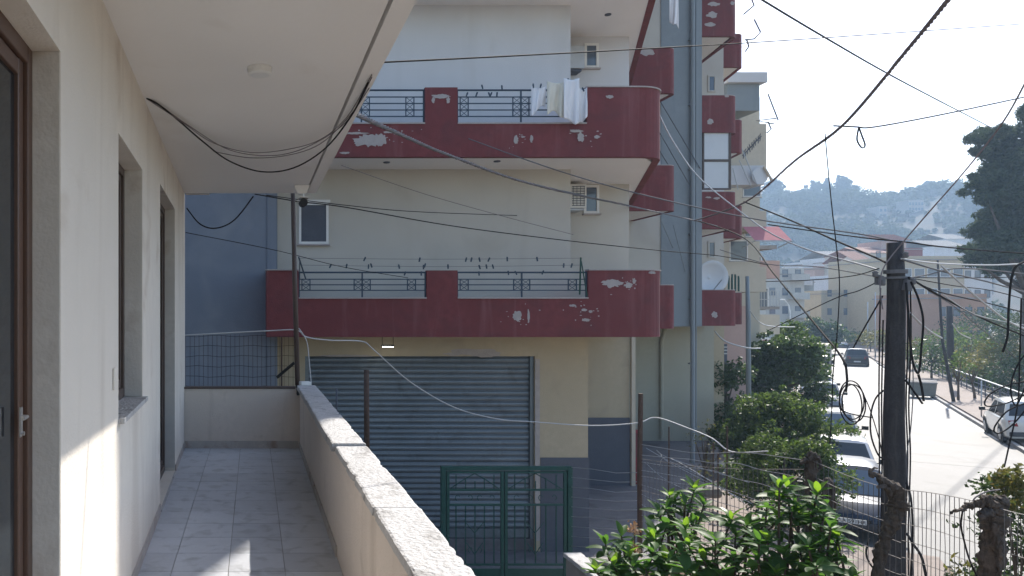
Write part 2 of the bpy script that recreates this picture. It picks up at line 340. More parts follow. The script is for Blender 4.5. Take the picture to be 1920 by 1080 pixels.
mb.box(x + .012, x + .017, 2.405, 2.43, 4.20, 4.295); mb.tube([(x + .017, 2.417, 4.265), (x + .035, 2.417, 4.265), (x + .038, 2.36, 4.265)], .006, 8); mb.tube([(x + .017, 2.417, 4.21), (x + .026, 2.417, 4.21)], .007, 8)
mb.build('handle', M['metal'], d1)
w1 = leafdoor('window', WN[0], WN[1], WN[2] + .03, WN[3], M['dark_frame'], .115, .05)
MB().box(XW - .12, XW + .035, WN[0] - .015, WN[1] + .02, WN[2] - .0, WN[2] + .028).build('sill', M['coping'], w1, bevel=.004)
d2 = leafdoor('door', D2[0], D2[1], D2[2], D2[3], M['dark_frame'], .10, .055)
MB().box(XW - .12, XW + .015, D2[0] + .002, D2[1] - .002, ZF - .004, ZF + .019).build('threshold', M['coping'], d2)
MB().box(XW, XW + .012, 3.66, 3.74, 4.22, 4.33).build('socket_plate', M['house_plaster'], house, bevel=.006)
# reveals of the openings, plastered in a greyer coat
for (a, b, z0, z1), dep in ((D1, .095), (WN, .115), (D2, .10)):
    MB().box(XW - dep, XW - .003, b - .006, b - .001, z0 + .03, z1 - .001).build('reveal', M['reveal'], house)

# the house front is not quite parallel to the balcony edge: it turns slightly towards the street
def skew(o):
    for v in o.data.vertices: v.co.x += .0249 * (YE - (v.co.y + house.location.y))
    for c in o.children: skew(c)
for o in house.children:
    if o.name.split('.')[0] in ('wall', 'door', 'window', 'socket_plate', 'reveal', 'dark_room_sheet') or (o.name.startswith('skirting') and min(v.co.x for v in o.data.vertices) < .1 and max(v.co.x for v in o.data.vertices) < .2): skew(o)

# ------------------------------------------------------------------ the red-balconied apartment building across the yard
apt = thing('apartment_building', 'cream apartment building with dark red balconies and a grey roller shutter', 'building', (6, 14.1, 0))
YB, YW = 12.9, 14.1
LB = [4.6 - .415, 4.6 + 2.70, 4.6 + 5.8, 4.6 + 8.9, 4.6 + 12.0]; LT = [4.6 + .737, 4.6 + 3.9, 4.6 + 7.0, 4.6 + 10.1, 4.6 + 13.2]; LS = [4.6 + .249, 4.6 + 3.267, 4.6 + 6.4, 4.6 + 9.5, 4.6 + 12.6]
up = [(.45, YW), (5.99, YW), (5.99, 15.7), (7.9, 15.7), (7.9, 22), (13.0, 22), (13.0, 27), (17.0, 27), (17.0, 29.5), (18.6, 29.5), (18.6, 31.5), (.45, 31.5)]
up1 = [(.45, YW + .006), (5.984, YW + .006)] + [(x - .006, y + .006) for x, y in up[2:-1]] + [(.45, 31.494)]
zt = [LB[0] + .16] + [z + .17 for z in LB[1:]] + [18.6]
for k in range(5):
    poly = up
    MB().prism(poly, zt[k], zt[k + 1] - .002).build('wall', M['cream_wall'] if k != 1 else M['pale_wall'], apt)  # one storey paler and bluer: its cool shade is put into the wall colour
MB().prism([(x + (.15 if x > 1 else -.1), y - .15) for x, y in up[:-1]] + [(.35, 31.5)], 18.6, 18.85).build('roof', M['pale_wall'], apt)
gz = LB[0] + .16
gp = [(.45, 14.4), (6.32, 14.4), (6.32, 19.5), (9.82, 19.5), (9.82, 26.3), (16.2, 26.3), (16.2, 29.5), (18.6, 29.5), (18.6, 31.5), (.45, 31.5)]
MB().prism(gp, -.7, gz - .002).build('wall', M['yellow_wall'], apt)
SH0, SH1, SHZ = PX(572, YW), PX(1003, YW), PZ(668, YW)
mb = MB(); mb.box(.45, SH0, YW, 14.4, 0, gz - .002); mb.box(SH1, 6.32, YW, 14.4, 0, gz - .002); mb.box(SH0, SH1, YW, 14.4, SHZ, gz - .002); mb.build('wall', M['yellow_wall'], apt)
MB().box(9.84, 9.94, 19.42, 19.5, .1, gz - .01).build('corner_post', M['beige_wall'], apt)
MB().box(12.85, 16.215, 26.285, 26.3, .1, gz - .01).build('wall', M['shaded_olive'], apt)
mb = MB(); mb.box(SH1 + .10, 6.335, YW - .012, YW, .1, PZ(858, YW)); mb.box(6.32, 6.335, YW, 19.49, .1, PZ(858, YW)); mb.box(6.336, 9.83, 19.485, 19.5, .1, PZ(858, YW)); mb.build('dado', M['dado'], apt)
MB().box(SH1 + .002, SH1 + .09, YW - .006, YW, .3, SHZ - .05).build('shutter_surround', M['bare'], apt)
MB().box(SH0, SH1, 14.15, 14.4, .1, .32).build('doorstep', M['yard'], apt)
sh = MB().box(SH0, SH1, 14.245, 14.39, .32, SHZ).build('roller_shutter', M['black'], apt)
for a in (SH0, SH1 - .07): MB().box(a, a + .07, 14.16, 14.242, .32, SHZ - .002).build('guide_rail', M['shutter'], sh)
pit = .105; pr = [(0, 0), (-.012, .012), (-.022, .035), (-.024, .055), (-.018, .08), (-.004, .094), (0, .105)]
sv = [(x, p[0], p[1]) for x in (SH0 + .05, SH1 - .05) for p in pr]; n = len(pr)
sme = bpy.data.meshes.new('slat'); sme.from_pydata(sv, [], [(i, n + i, n + i + 1, i + 1) for i in range(n - 1)]); sme.update()
z = .50
while z < SHZ:
    s_ = link('slat', sme, M['shutter'], sh, smooth=False); s_.location = Vector((0, 14.236, z)) - apt.location; s_.rotation_euler = (random.uniform(-.05, .05), 0, 0); z += pit
MB().box(SH0 + .05, SH1 - .05, 14.20, 14.25, .33, .50).build('bottom_bar', M['shutter'], sh)

def wallpath(mb, path, z0, z1, th):
    """a wall of thickness th on the left of the path"""
    p = [Vector((a[0], a[1])) for a in path]; n = len(p); q = []
    for i in range(n):
        d0 = (p[i] - p[max(i - 1, 0)]); d1 = (p[min(i + 1, n - 1)] - p[i])
        d0 = d0.normalized() if d0.length else d1.normalized(); d1 = d1.normalized() if d1.length else d0
        t = (d0 + d1).normalized(); nn = Vector((-t.y, t.x)); c = max(.5, nn.dot(Vector((-d1.y, d1.x)))); q.append(p[i] + nn * th / c)
    V = [(a.x, a.y, z) for z in (z0, z1) for a in p] + [(a.x, a.y, z) for z in (z0, z1) for a in q]
    o = lambda k, lev: lev * n + k
    i_ = lambda k, lev: 2 * n + lev * n + k
    Fc = []
    for k in range(n - 1):
        Fc += [(o(k, 0), o(k + 1, 0), o(k + 1, 1), o(k, 1)), (i_(k, 0), i_(k, 1), i_(k + 1, 1), i_(k + 1, 0)), (o(k, 1), o(k + 1, 1), i_(k + 1, 1), i_(k, 1)), (o(k, 0), i_(k, 0), i_(k + 1, 0), o(k + 1, 0))]
    Fc += [(o(0, 0), o(0, 1), i_(0, 1), i_(0, 0)), (o(n - 1, 0), i_(n - 1, 0), i_(n - 1, 1), o(n - 1, 1))]
    return mb.add(V, Fc)
def arc(cx, cy, r, a0, a1, n=7): return [(cx + r * math.cos(R(a0 + (a1 - a0) * i / n)), cy + r * math.sin(R(a0 + (a1 - a0) * i / n))) for i in range(n + 1)]
def railing(parent, x0, x1, zb, zt_, y, mid=2):
    mb = MB(); h = zt_ - zb; z2 = zt_ - .13; zl = zb + .12
    mb.tube([(x0, y, zt_ - .012), (x1, y, zt_ - .012)], .017, 6); 
    for z in [z2, zl] + [zl + (z2 - zl) * j / mid for j in range(1, mid)]: mb.box(x0, x1, y - .009, y + .009, z - .009, z + .009)
    L = x1 - x0; xs = [.05 * L, .48 * L, .94 * L]
    for xm in (x0 + .0 + .06, (x0 + x1) / 2, x1 - .32):
        w = .14
        cells = [(xm, xm + w)] if xm != (x0 + x1) / 2 else [(xm - w, xm), (xm, xm + w)]
        for (a, b) in cells:
            mb.box(a - .009, a + .009, y - .008, y + .008, zl, z2); mb.box(b - .009, b + .009, y - .008, y + .008, zl, z2)
            for j in range(mid):
                u0 = zl + (z2 - zl) * j / mid; u1 = zl + (z2 - zl) * (j + 1) / mid
                mb.tube([(a, y, u0), (b, y, u1)], .005, 4); mb.tube([(a, y + .004, u1), (b, y + .004, u0)], .005, 4)
    m_ = (x0 + x1) / 2; mb.box(m_ - .013, m_ + .013, y - .011, y + .011, zb, zt_ - .02)
    for a in (x0 + .012, x1 - .012): mb.box(a - .012, a + .012, y - .011, y + .011, zb, zt_ - .02)
    return mb.build('railing', M['rail'], parent)
def blot(cx, cz, w, h, y, seed, n=16):
    rr = random.Random(seed); pts = []
    for k in range(n):
        a = 2 * math.pi * k / n; q = .82 + .28 * mnoise.noise(Vector((2.2 * math.cos(a) + seed * 7.1, 2.2 * math.sin(a), seed))) + rr.uniform(-.16, .16); pts.append((cx + w / 2 * math.cos(a) * q, cz + h / 2 * math.sin(a) * q))
    return MB().prismy(pts, y, y + .006)
side = arc(6.70, 13.45, .55, -90, -23) + [(9.9, 19.7)]
for k in range(5):
    b0, s0, t0 = LB[k], LS[k], LT[k]
    full = [(.23, YW - .01), (.23, YB)] + side
    pw = MB(); wallpath(pw, full, b0, s0, .12)
    yp = YB + .12
    xa, xb, xc = PX(560, YB), PX(800 if k == 0 else 797, YB), PX(858, YB); xd = PX(1103 if k == 0 else 1100, YB)
    wallpath(pw, [(.23, YW - .01), (.23, YB), (xa, YB)], s0, t0, .12); pw.box(xb, xc, YB, yp, s0, t0); wallpath(pw, [(xd, YB)] + side, s0, t0, .12)
    bal = pw.build('balcony', M['red_paint'], apt)
    inner = [(.30, YW + .3), (.30, YB + .02), (6.7, YB + .02), (7.1, 13.35), (7.22, 13.5), (9.85, 19.8), (9.85, 22.1), (7.0, 22.1), (7.0, 16), (5.5, 16), (5.5, YW + .3)]
    MB().prism([p for p in inner], b0 + .012, b0 + .15).build('slab', M['soffit'], bal)
    cp = MB(); cp.box(xa + .003, xb - .003, YB - .02, yp + .02, s0, s0 + .025); cp.box(xc + .003, xd - .003, YB - .02, yp + .02, s0, s0 + .025)
    wallpath(cp, [(.23, YW - .02), (.205, YB - .02), (xa, YB - .02)], t0, t0 + .022, .16)
    wallpath(cp, [(xd, YB - .02)] + arc(6.70, 13.45, .57, -90, -23) + [(9.92, 19.69)], t0, t0 + .022, .16); cp.build('coping', M['bare'], bal)
    if k < 3:
        railing(bal, xa, xb, s0 + .025, t0 - .02, YB + .06, 2 if k == 0 else 3); railing(bal, xc, xd, s0 + .025, t0 - .02, YB + .06, 2 if k == 0 else 3)
    # side balcony one step further back, then the two beyond the shaft
    for (pth, slab, y1) in (([(9.9, 19.7)] + arc(10.95, 19.95, .25, -90, 0) + [(11.2, 21.98)], [(9.85, 19.75), (11.1, 19.75), (11.15, 22.2), (9.85, 22.2)], 0),
                            ([(13.25, 24.0)] + arc(15.3, 24.35, .35, -90, -10) + [(16.05, 26.98)], [(13.2, 24.05), (15.4, 24.05), (15.98, 27.2), (13.2, 27.2)], 0),
                            ([(16.06, 27.02), (17.6, 27.02), (17.76, 27.15), (18.3, 29.48)], [(16.1, 27.07), (17.6, 27.07), (18.2, 29.6), (16.1, 29.6)], 0)):
        c = MB(); wallpath(c, pth, b0 + .003, t0 - .003, .12); c = c.build('balcony', M['red_paint'], apt)
        MB().prism(slab, b0 + .015, b0 + .15).build('slab', M['soffit'], c)
        q = MB(); wallpath(q, pth, t0 - .003, t0 + .018, .14); q.build('coping', M['bare'], c)
bals = [o for o in apt.children if o.name.startswith('balcony')]
main0, main1 = bals[0], bals[4]
pe = [(0, 1148, 531, 44, 17), (0, 1178, 535, 20, 12), (0, 1189, 527, 8, 12), (0, 970, 592, 20, 24), (0, 991, 592, 6, 28), (0, 1073, 573, 16, 5), (0, 1095, 581, 12, 6), (0, 1107, 584, 10, 6), (0, 1098, 600, 20, 7), (0, 1222, 511, 16, 7),
      (1, 690, 264, 66, 26), (1, 712, 262, 28, 27), (1, 665, 250, 60, 5), (1, 727, 248, 22, 5), (1, 646, 287, 22, 5), (1, 826, 181, 40, 9), (1, 812, 188, 8, 12), (1, 840, 188, 8, 14), (1, 967, 262, 10, 20), (1, 980, 257, 10, 4), (1, 996, 261, 7, 16), (1, 1088, 258, 16, 20), (1, 1080, 246, 30, 6), (1, 1118, 257, 12, 8), (1, 1142, 182, 16, 8)]
for i, (k, px, py, w, h) in enumerate(pe):
    blot(PX(px, YB), PZ(py, YB), w / 108.5, h / 108.5, YB - .004 - .0006 * i, i, 22 if w < 25 else 40).build('peeled_patch', M['bare'], main0 if k == 0 else main1)
for i, (px, py, w, h, Y, bi) in enumerate([(1212, 98, 38, 16, 19.7, 9), (1340, 590, 14, 14, 24, 2), (1332, 228, 14, 12, 24, 10), (1362, 180, 10, 6, 24, 10), (1328, 370, 12, 4, 24, 6), (1343, 372, 16, 5, 24, 6), (1338, 8, 28, 10, 24, 14), (1335, 28, 22, 14, 24, 14), (1373, 6, 10, 8, 24, 14), (1332, 46, 24, 10, 24, 14)]):
    blot(PX(px, Y), PZ(py, Y), w * Y / F, h * Y / F, Y - .004 - .0006 * i, 90 + i).build('peeled_patch', M['bare'], bals[bi])
for i, (px, py, w, h) in enumerate([(890, 660, 110, 14), (912, 664, 70, 14), (850, 664, 40, 8), (650, 667, 120, 5)]):
    blot(PX(px, YW), PZ(py, YW), w / 99.3, h / 99.3, YW - .004 - .001 * i, 60 + i, 20).build('peeled_patch', M['bare'], apt)
for bal, k in ((main0, 0), (main1, 1)):
    rr = random.Random(31 + k); fm = MB(); q = [e for e in pe if e[0] == k]
    for i in range(48):
        e = rr.choice(q); px, py = e[1] + rr.gauss(0, e[3] * .7 + 8), e[2] + rr.gauss(0, e[4] * .5 + 4)
        if not (505 < px < 1200) or (k == 0 and not (565 < py < 628 or (px > 1108 and 512 < py < 628))) or (k == 1 and not (238 < py < 290)): continue
        b_ = blot(PX(px, YB), PZ(py, YB), rr.uniform(.012, .05), rr.uniform(.008, .03), YB - .002 - .00002 * i, 500 + i, 8); fm.add(b_.v, b_.f)
    tag(fm.build('paint_flakes', M['bare'], bal), kind='stuff')
# grey shaft with downpipes
MB().box(12.0, 13.2, 21.97, 24.6, LB[0] + .02, 18.6).build('shaft', M['shaft'], apt)
mb = MB(); xp = PX(1298, 21.9); mb.tube([(xp, 21.88, .2), (xp, 21.88, 18.4)], .062, 10); mb.tube([(xp + .13, 21.93, 1), (xp + .13, 21.93, 18)], .018, 6)
for z in np.arange(1.2, 18, 1.9): mb.box(xp - .085, xp + .085, 21.86, 21.97, z, z + .04)
mb.build('downpipe', M['shaft'], apt)
mb = MB(); xp = PX(1241, 26.2); mb.tube([(xp, 26.22, .2), (xp, 26.22, 3.6), (xp + .12, 26.22, 4.0), (xp + .3, 26.22, 4.2)], .06, 8); mb.build('downpipe', M['shaded_olive'], apt)
# windows: the small one at the left, two in the recess, narrow ones beyond the shaft
def window(cx, cz, w, h, y, fm, pm, parent, box=False, fr=.05, sill=True):
    wd = MB(); x0, x1, z0, z1 = cx - w / 2, cx + w / 2, cz - h / 2, cz + h / 2
    wd.box(x0, x0 + fr, y - .035, y, z0, z1); wd.box(x1 - fr, x1, y - .035, y, z0, z1); wd.box(x0 + fr, x1 - fr, y - .035, y, z1 - fr, z1); wd.box(x0 + fr, x1 - fr, y - .035, y, z0, z0 + fr)
    wd = wd.build('window', fm, parent)
    MB().box(x0 + fr, x1 - fr, y - .012, y - .002, z0 + fr, z1 - fr).build('pane', pm, wd)
    if sill: MB().box(x0 - .03, x1 + .03, y - .07, y, z0 - .03, z0 - .002).build('sill', M['bare'], wd)
    if box: MB().box(x0 - .03, x1 + .03, y - .06, y, z1 + .002, z1 + .05).build('shutter_box', M['white_plastic'], wd)
    return wd
window(PX(588, YW), PZ(419, YW), .56, .78, YW - .002, M['white_plastic'], M['dado'], apt, box=True, fr=.045)
window(PX(1108, 15.7), PZ(374, 15.7), .32, .60, 15.7 - .002, M['white_plastic'], M['glass_blue'], apt)
window(PX(1108, 15.7), PZ(105, 15.7), .30, .52, 15.7 - .002, M['white_plastic'], M['glass_blue'], apt)
for py in (157, 468, 322): window(PX(1334, 27), PZ(py, 27), .28, .6, 26.998, M['cream_wall'], M['glass_blue'], apt, sill=False)
# frosted two-pane screen standing on a balcony beyond the shaft
e = MB(); x0, x1, z0, z1 = PX(1316, 24.1), PX(1369, 24.1), PZ(356, 24.1), PZ(247, 24.1); zm = (z0 + z1) / 2
for (a, b, c, d) in ((x0, x0 + .05, z0, z1), (x1 - .07, x1, z0, z1), (x0 + .05, x1 - .07, z0, z0 + .05), (x0 + .05, x1 - .07, z1 - .05, z1), (x0 + .05, x1 - .07, zm - .04, zm + .04)): e.box(a, b, 24.05, 24.12, c, d)
e = e.build('balcony_screen', M['dark_frame'], apt)
for (c, d) in ((z0 + .05, zm - .04), (zm + .04, z1 - .05)): MB().box(x0 + .05, x1 - .07, 24.07, 24.09, c, d).build('pane', M['frosted'], e)
# soffit spots
for (px, py, k) in ((725, 304, 1), (932, 302, 1), (1140, 27, 2), (1132, 76, 2)):
    Y = F * (LB[k] + .01 - EYE) / (CY - py); c = P(px, py, Y); MB().lathe((c.x, c.y, LB[k] - .004), [(.06, 0), (.06, .03)], 12).build('soffit_spot', M['dado'], apt)

# ------------------------------------------------------------------ blue-grey neighbour at the left
bb = thing('blue_building', 'plain blue-grey building behind the end of the balcony', 'building', (-3, 14, 0))
MB().box(-9, .449, 13.96, 28, -.7, 14).build('wall', M['blue_grey'], bb)
mb = MB(); mb.box(.26, .43, 13.93, 13.96, 0, 14); mb.build('pilaster', M['blue_grey'], bb)
MB().box(-9.3, .44, 13.9, 28.3, 14, 14.2).build('roof', M['soffit'], bb)
# ------------------------------------------------------------------ buildings further along and behind the street
def block(name, label, x0, x1, y0, y1, h, wall, roofm=None, z=0, par=.5, rows=(), cat='building', storeys=0, cols=0, wm=None, wsize=(.9, 1.2), zb=1.2, sth=3.0, rz=0, tiled=False, side_cols=0, sidex=None):
    """a house: wall, roof, windows on the side turned to us (and on one flank), each window with its pane"""
    b = thing(name, label, cat, ((x0 + x1) / 2, y0, z))
    MB().box(x0, x1, y0, y1, z - .8, z + h).build('wall', wall, b)
    if tiled:
        ov = .45; rh = tiled if not isinstance(tiled, bool) else 1.6; zc = z + h
        mb = MB(); xm = (x0 + x1) / 2
        n = max(6, int((x1 - x0 + 2 * ov) / .35)); V = []
        for i in range(n + 1):                         # ribbed tile slope towards us and behind
            x = x0 - ov + (x1 - x0 + 2 * ov) * i / n; dz = .16 if i % 2 else 0
            V += [(x, y0 - ov, zc + dz - .1), (x, (y0 + y1) / 2, zc + rh + dz), (x, y1 + ov, zc + dz - .1)]
        mb.add(V, [(3 * i + j, 3 * i + 3 + j, 3 * i + 4 + j, 3 * i + 1 + j) for i in range(n) for j in range(2)])
        mb.prismy([(x0, zc), (x1, zc), (x1, zc + .02), (x0, zc + .02)], y0 - ov * .6, y1 + ov * .6); mb.build('roof', roofm or M['roof_tile'], b)
    else:
        MB().box(x0 - .15, x1 + .15, y0 - .15, y1 + .15, z + h, z + h + .14).build('roof', roofm or M['concrete'], b)
        if par: 
            for (a, c, d, e) in ((x0, x1, y0, y0 + .15), (x0, x0 + .15, y0 + .15, y1), (x1 - .15, x1, y0 + .15, y1)): MB().box(a, c, d, e, z + h + .14, z + h + .14 + par).build('roof_parapet', wall, b)
    for s in range(storeys):
        for c in range(cols):
            cx = x0 + (x1 - x0) * (c + .5) / cols; cz = z + zb + s * sth + wsize[1] / 2
            window(cx, cz, *wsize, y0 - .002, wm or M['white_plastic'], M['glass_blue'], b, fr=.07)
        for c in range(side_cols):
            cy = y0 + (y1 - y0) * (c + .5) / side_cols; cz = z + zb + s * sth; xs = x0 if sidex != 'r' else x1; sg = -1 if sidex != 'r' else 1
            w_ = MB().box(min(xs, xs + sg * .05), max(xs, xs + sg * .05), cy - wsize[0] / 2, cy + wsize[0] / 2, cz, cz + wsize[1]).build('window', wm or M['white_plastic'], b)
            MB().box(min(xs + sg * .05, xs + sg * .06), max(xs + sg * .05, xs + sg * .06), cy - wsize[0] / 2 + .08, cy + wsize[0] / 2 - .08, cz + .08, cz + wsize[1] - .08).build('pane', M['glass_blue'], w_)
    return b
def loggia(b, x0, x1, y0, y1, z, m, ph=1.0, slabm=None, rails=False):
    """a projecting balcony of a farther building"""
    if rails:
        mb = MB(); mb.box(x0, x1, y0, y1, z, z + .15); q = mb.build('balcony', m, b)
        r = MB()
        for zz in (z + ph, z + ph * .55): r.box(x0, x1, y0, y0 + .04, zz - .03, zz)
        n = int((x1 - x0) / .16)
        for i in range(n + 1): x = x0 + (x1 - x0) * i / n; r.box(x - .012, x + .012, y0 + .008, y0 + .032, z + .15, z + ph - .03)
        r.build('railing', M['galv'], q)
    else:
        mb = MB(); mb.box(x0, x1, y0 + .14, y1, z, z + .15); mb.box(x0, x1, y0, y0 + .14, z - .05, z + ph); mb.box(x1 - .14, x1, y0 + .14, y1, z - .05, z + ph); q = mb.build('balcony', m, b)
    return q
# the next block down the street, stepping out towards it
B2 = thing('apartment_building', 'beige stepped apartment block just beyond the red balconies with a graffiti-marked balcony', 'building', (20, 33, 0))
MB().prism([(18.7, 32.2), (20.2, 32.2), (20.2, 34.5), (23.4, 34.5), (23.4, 38), (18.7, 38)], -.7, 14.6).build('wall', M['beige_wall'], B2)
MB().box(19.7, 21.35, 31.0, 34.4, PZ(154, 31), PZ(135, 31)).build('roof', M['pale_wall'], B2)
MB().box(19.8, 21.15, 31.2, 34.3, PZ(205, 31), PZ(154, 31)).build('top_room', M['shaft'], B2)
for (za, zb_, m_) in ((325, 232, 'beige_wall'), (545, 500, 'beige_wall'), (430, 395, 'beige_wall')):
    loggia(B2, 19.6, 21.3, 31.0, 34.4, PZ(za, 31), M[m_], PZ(zb_, 31) - PZ(za, 31))
loggia(B2, 19.8, 21.9, 33.0, 36, PZ(612, 33), M['pink_wall'], .9)
for (px, py) in ((1409, 350), (1412, 425), (1384, 470)): window(PX(px, 32.2), PZ(py, 32.2), .8, .9, 32.19, M['white_plastic'], M['glass_blue'], B2)
loggia(B2, 19.75, 21.15, 30.9, 32, PZ(345, 31), M['pale_wall'], .75)
for i, (a, b) in enumerate((((1382, 258), (1420, 348)), ((1386, 300), (1408, 350)), ((1374, 315), (1384, 356)), ((1432, 312), (1447, 338)))): MB().tube([P(*a, 30.7), P(*b, 30.7)], .02 if i < 3 else .05, 6).build('rod', M['galv'] if i < 3 else M['beige_wall'], B2)
c = P(1424, 330, 30.8); MB().lathe((c.x, c.y, c.z), [(.05, .12), (.2, .08), (.33, -.02), (.34, -.03)], 18, 'Y').build('dish', M['frosted'], B2)
g = MB()
rr = random.Random(3)
for k in range(9):
    x = 20.35 + k * .085; z = PZ(292, 31) + k * .09; pts = [(x + rr.uniform(-.03, .03), 30.994, z + dz) for dz in (-.12, 0, .12, .2)]; g.tube(pts, .018, 4); g.tube([(x - .06, 30.994, z), (x + .08, 30.994, z + .1)], .014, 4)
tag(g.build('dark_strokes', M['dado'], B2), kind='stuff')  # dark scribbled strokes on the balcony front
# pink awning over the lower balcony
aw = thing('awning', 'faded pink awning on the beige block beside the street', 'awning', (21, 30.6, 6))
a0 = P(1402, 462, 31); mb = MB(); n = 10
for i in range(n):
    xa, xb = 20.3 + 1.5 * i / n, 20.3 + 1.5 * (i + 1) / n
    mb.add([(xa, 30.99, PZ(425, 31)), (xb, 30.99, PZ(425, 31)), (xb, 30.2, PZ(455, 31)), (xa, 30.2, PZ(455, 31))], [(0, 1, 2, 3)])
mb.build('canvas', mat('awning_pink', (.5, .2, .22), .9, .15, 4), aw)
mb = MB(); mb.tube([(20.3, 30.2, PZ(455, 31)), (21.8, 30.2, PZ(455, 31))], .025, 6); mb.tube([(20.3, 30.99, PZ(455, 31) - .2), (20.3, 30.2, PZ(455, 31))], .02, 6); mb.tube([(21.8, 30.99, PZ(455, 31) - .2), (21.8, 30.2, PZ(455, 31))], .02, 6); mb.build('frame', M['galv'], aw)
# shop wall at street level behind the shrubs
B2b = thing('shop_building', 'low pinkish shop wall with a dark shutter behind the street shrubs', 'building', (18.5, 30, 0))
MB().box(18.62, 21.0, 31.6, 38, -.7, PZ(600, 31.6)).build('wall', M['pink_wall'], B2b)
q = MB().box(PX(1337, 31.6), PX(1362, 31.6), 31.55, 31.6, .1, PZ(645, 31.6)).build('shutter', M['dado'], B2b)
for k in range(3): MB().box(PX(1337, 31.6), PX(1362, 31.6), 31.53, 31.549, PZ(652 + 6 * k, 31.6), PZ(649.5 + 6 * k, 31.6)).build('slat', M['galv'], q)
B3 = thing('apartment_building', 'tan block with railed balconies over the street shrubs, behind a grey pole', 'building', (28, 42, 0))
MB().box(22.2, 27.3, 41.2, 52, -.7, PZ(468, 41.2)).build('wall', M['beige_wall'], B3)
MB().box(22.0, 28.6, 40.8, 52, PZ(468, 41.2), PZ(468, 41.2) + .2).build('roof', M['concrete'], B3)
loggia(B3, 26.0, 28.2, 40.0, 44, PZ(625, 40), M['beige_wall'], 1.0)
loggia(B3, 26.4, 28.2, 40.0, 44, PZ(580, 40), M['concrete'], 1.0, rails=True)
loggia(B3, 26.2, 28.2, 40.0, 44, PZ(520, 40), M['pink_wall'], .9)
for (px, py) in ((1385, 560), (1412, 500), (1425, 560)): window(PX(px, 41.2), PZ(py, 41.2), .9, 1.2, 41.19, M['white_plastic'], M['glass_blue'], B3)
# far end of the street
def at(pl, pr, Y): return PX(pl, Y), PX(pr, Y)
def far(name, label, pl, pr, top, Y, dep, wall, **k):
    x0, x1 = at(pl, pr, Y); return block(name, label, x0, x1, Y, Y + dep, PZ(top, Y), wall, **k)
ca = far('apartment_building', 'cream apartment block with small balconies at the left end of the far street', 1436, 1508, 515, 118, 12, M['cream_wall'], storeys=4, cols=3, sth=2.9, zb=1.6, wm=M['dado'], par=.9)
for s in range(3): loggia(ca, PX(1476, 118), PX(1509, 118), 116.9, 118, 3.9 + s * 2.9, M['cream_wall'], 1.0)
gb = far('apartment_building', 'dark grey block with white balcony edges behind the cream block', 1500, 1526, 530, 128, 10, M['shaft'], par=.3)
for s in range(4): loggia(gb, PX(1505, 127), PX(1523, 127), 126.9, 128, 3.6 + s * 2.9, M['pale_wall'], .8)
far('house', 'red-fronted house with a flat slab roof far along the street', 1528, 1560, 505, 150, 12, M['pink_wall'], storeys=3, cols=2, zb=4)
far('apartment_building', 'tan blank-walled block with two windows at the street end', 1540, 1601, 552, 122, 14, M['yellow_wall'], storeys=3, cols=2, zb=1.3, sth=3.0, wm=M['dado'], wsize=(.7, 1.1))
oc = far('apartment_building', 'narrow orange-edged block beside the tan one', 1588, 1604, 556, 124.5, 10, mat('orange_wall', (.46, .22, .13), .9, .1, .6))
wb = far('apartment_building', 'white block with pale blue balconies near the wooden pole', 1604, 1646, 520, 130, 12, M['pale_wall'], storeys=4, cols=1, zb=1.4, wm=M['dado'])
for s in range(4): loggia(wb, PX(1606, 129), PX(1628, 129), 128.9, 130, 2.6 + s * 3, M['frosted'], 1.0)
far('apartment_building', 'white and grey houses with brown uprights left of the tiled house', 1556, 1622, 492, 165, 14, M['pale_wall'], storeys=4, cols=4, zb=4.0, wm=M['dado'])
th = far('house', 'cream house with stacked orange tile roofs behind the pole top', 1632, 1692, 474, 150, 12, M['cream_wall'], storeys=4, cols=2, zb=6.5, sth=3, tiled=1.5, wm=M['dado'], wsize=(1.0, 1.5))
x0, x1 = at(1628, 1688, 156); zb0 = PZ(474, 150)
MB().box(x0 + 1, x1 - .5, 154, 160, zb0, PZ(452, 154)).build('upper_room', M['pink_wall'], th)
V = []; n = 22
for i in range(n + 1):
    x = x0 + (x1 - x0) * i / n; dz = .28 if i % 2 else 0; V += [(x, 153.4, PZ(452, 154) + dz), (x, 157.5, PZ(441, 157) + dz)]
MB().add(V, [(2 * i, 2 * i + 2, 2 * i + 3, 2 * i + 1) for i in range(n)]).build('upper_roof', M['roof_tile'], th)
rb = far('house', 'dark red box house right of the pole top', 1690, 1730, 468, 148, 10, mat('red_wall', (.23, .06, .05), .9, .12, .5), par=.2)
la = far('house', 'small house with a slanting tiled roof left of the pole', 1606, 1630, 490, 142, 8, M['cream_wall'], storeys=2, cols=1, zb=8, tiled=2.2)
bg_ = far('apartment_building', 'broad tan apartment block right of the pole', 1688, 1808, 488, 112, 14, mat('tan_wall', (.47, .39, .27), .9, .08, .4), storeys=4, cols=5, zb=1.0, sth=3.0, wm=M['frosted'], wsize=(1.5, 1.3))
far('apartment_building', 'pale blue-white block beyond the big pine', 1806, 1860, 505, 116, 12, M['pale_wall'], storeys=4, cols=3, zb=1.0, wm=M['dado'])
far('house', 'terracotta-walled house low behind the right-hand hedge', 1760, 1850, 560, 96, 10, mat('terracotta', (.42, .25, .17), .9, .1, .5), storeys=2, cols=4, zb=1.2, wm=M['dado'])
for i, (pl, pr, top, Y, lab) in enumerate([(1752, 1812, 462, 190, 'white house with a pitched gable at the foot of the hill'), (1776, 1818, 448, 230, 'pale gabled house higher up by the pine'), (1560, 1592, 482, 205, 'low white house at the foot of the wooded slope')]):
    far('house', lab, pl, pr, top, Y, 12, M['pale_wall'], storeys=2, cols=3, zb=PZ(top, Y) - 7, wm=M['dado'], tiled=2.0, roofm=M['concrete'])

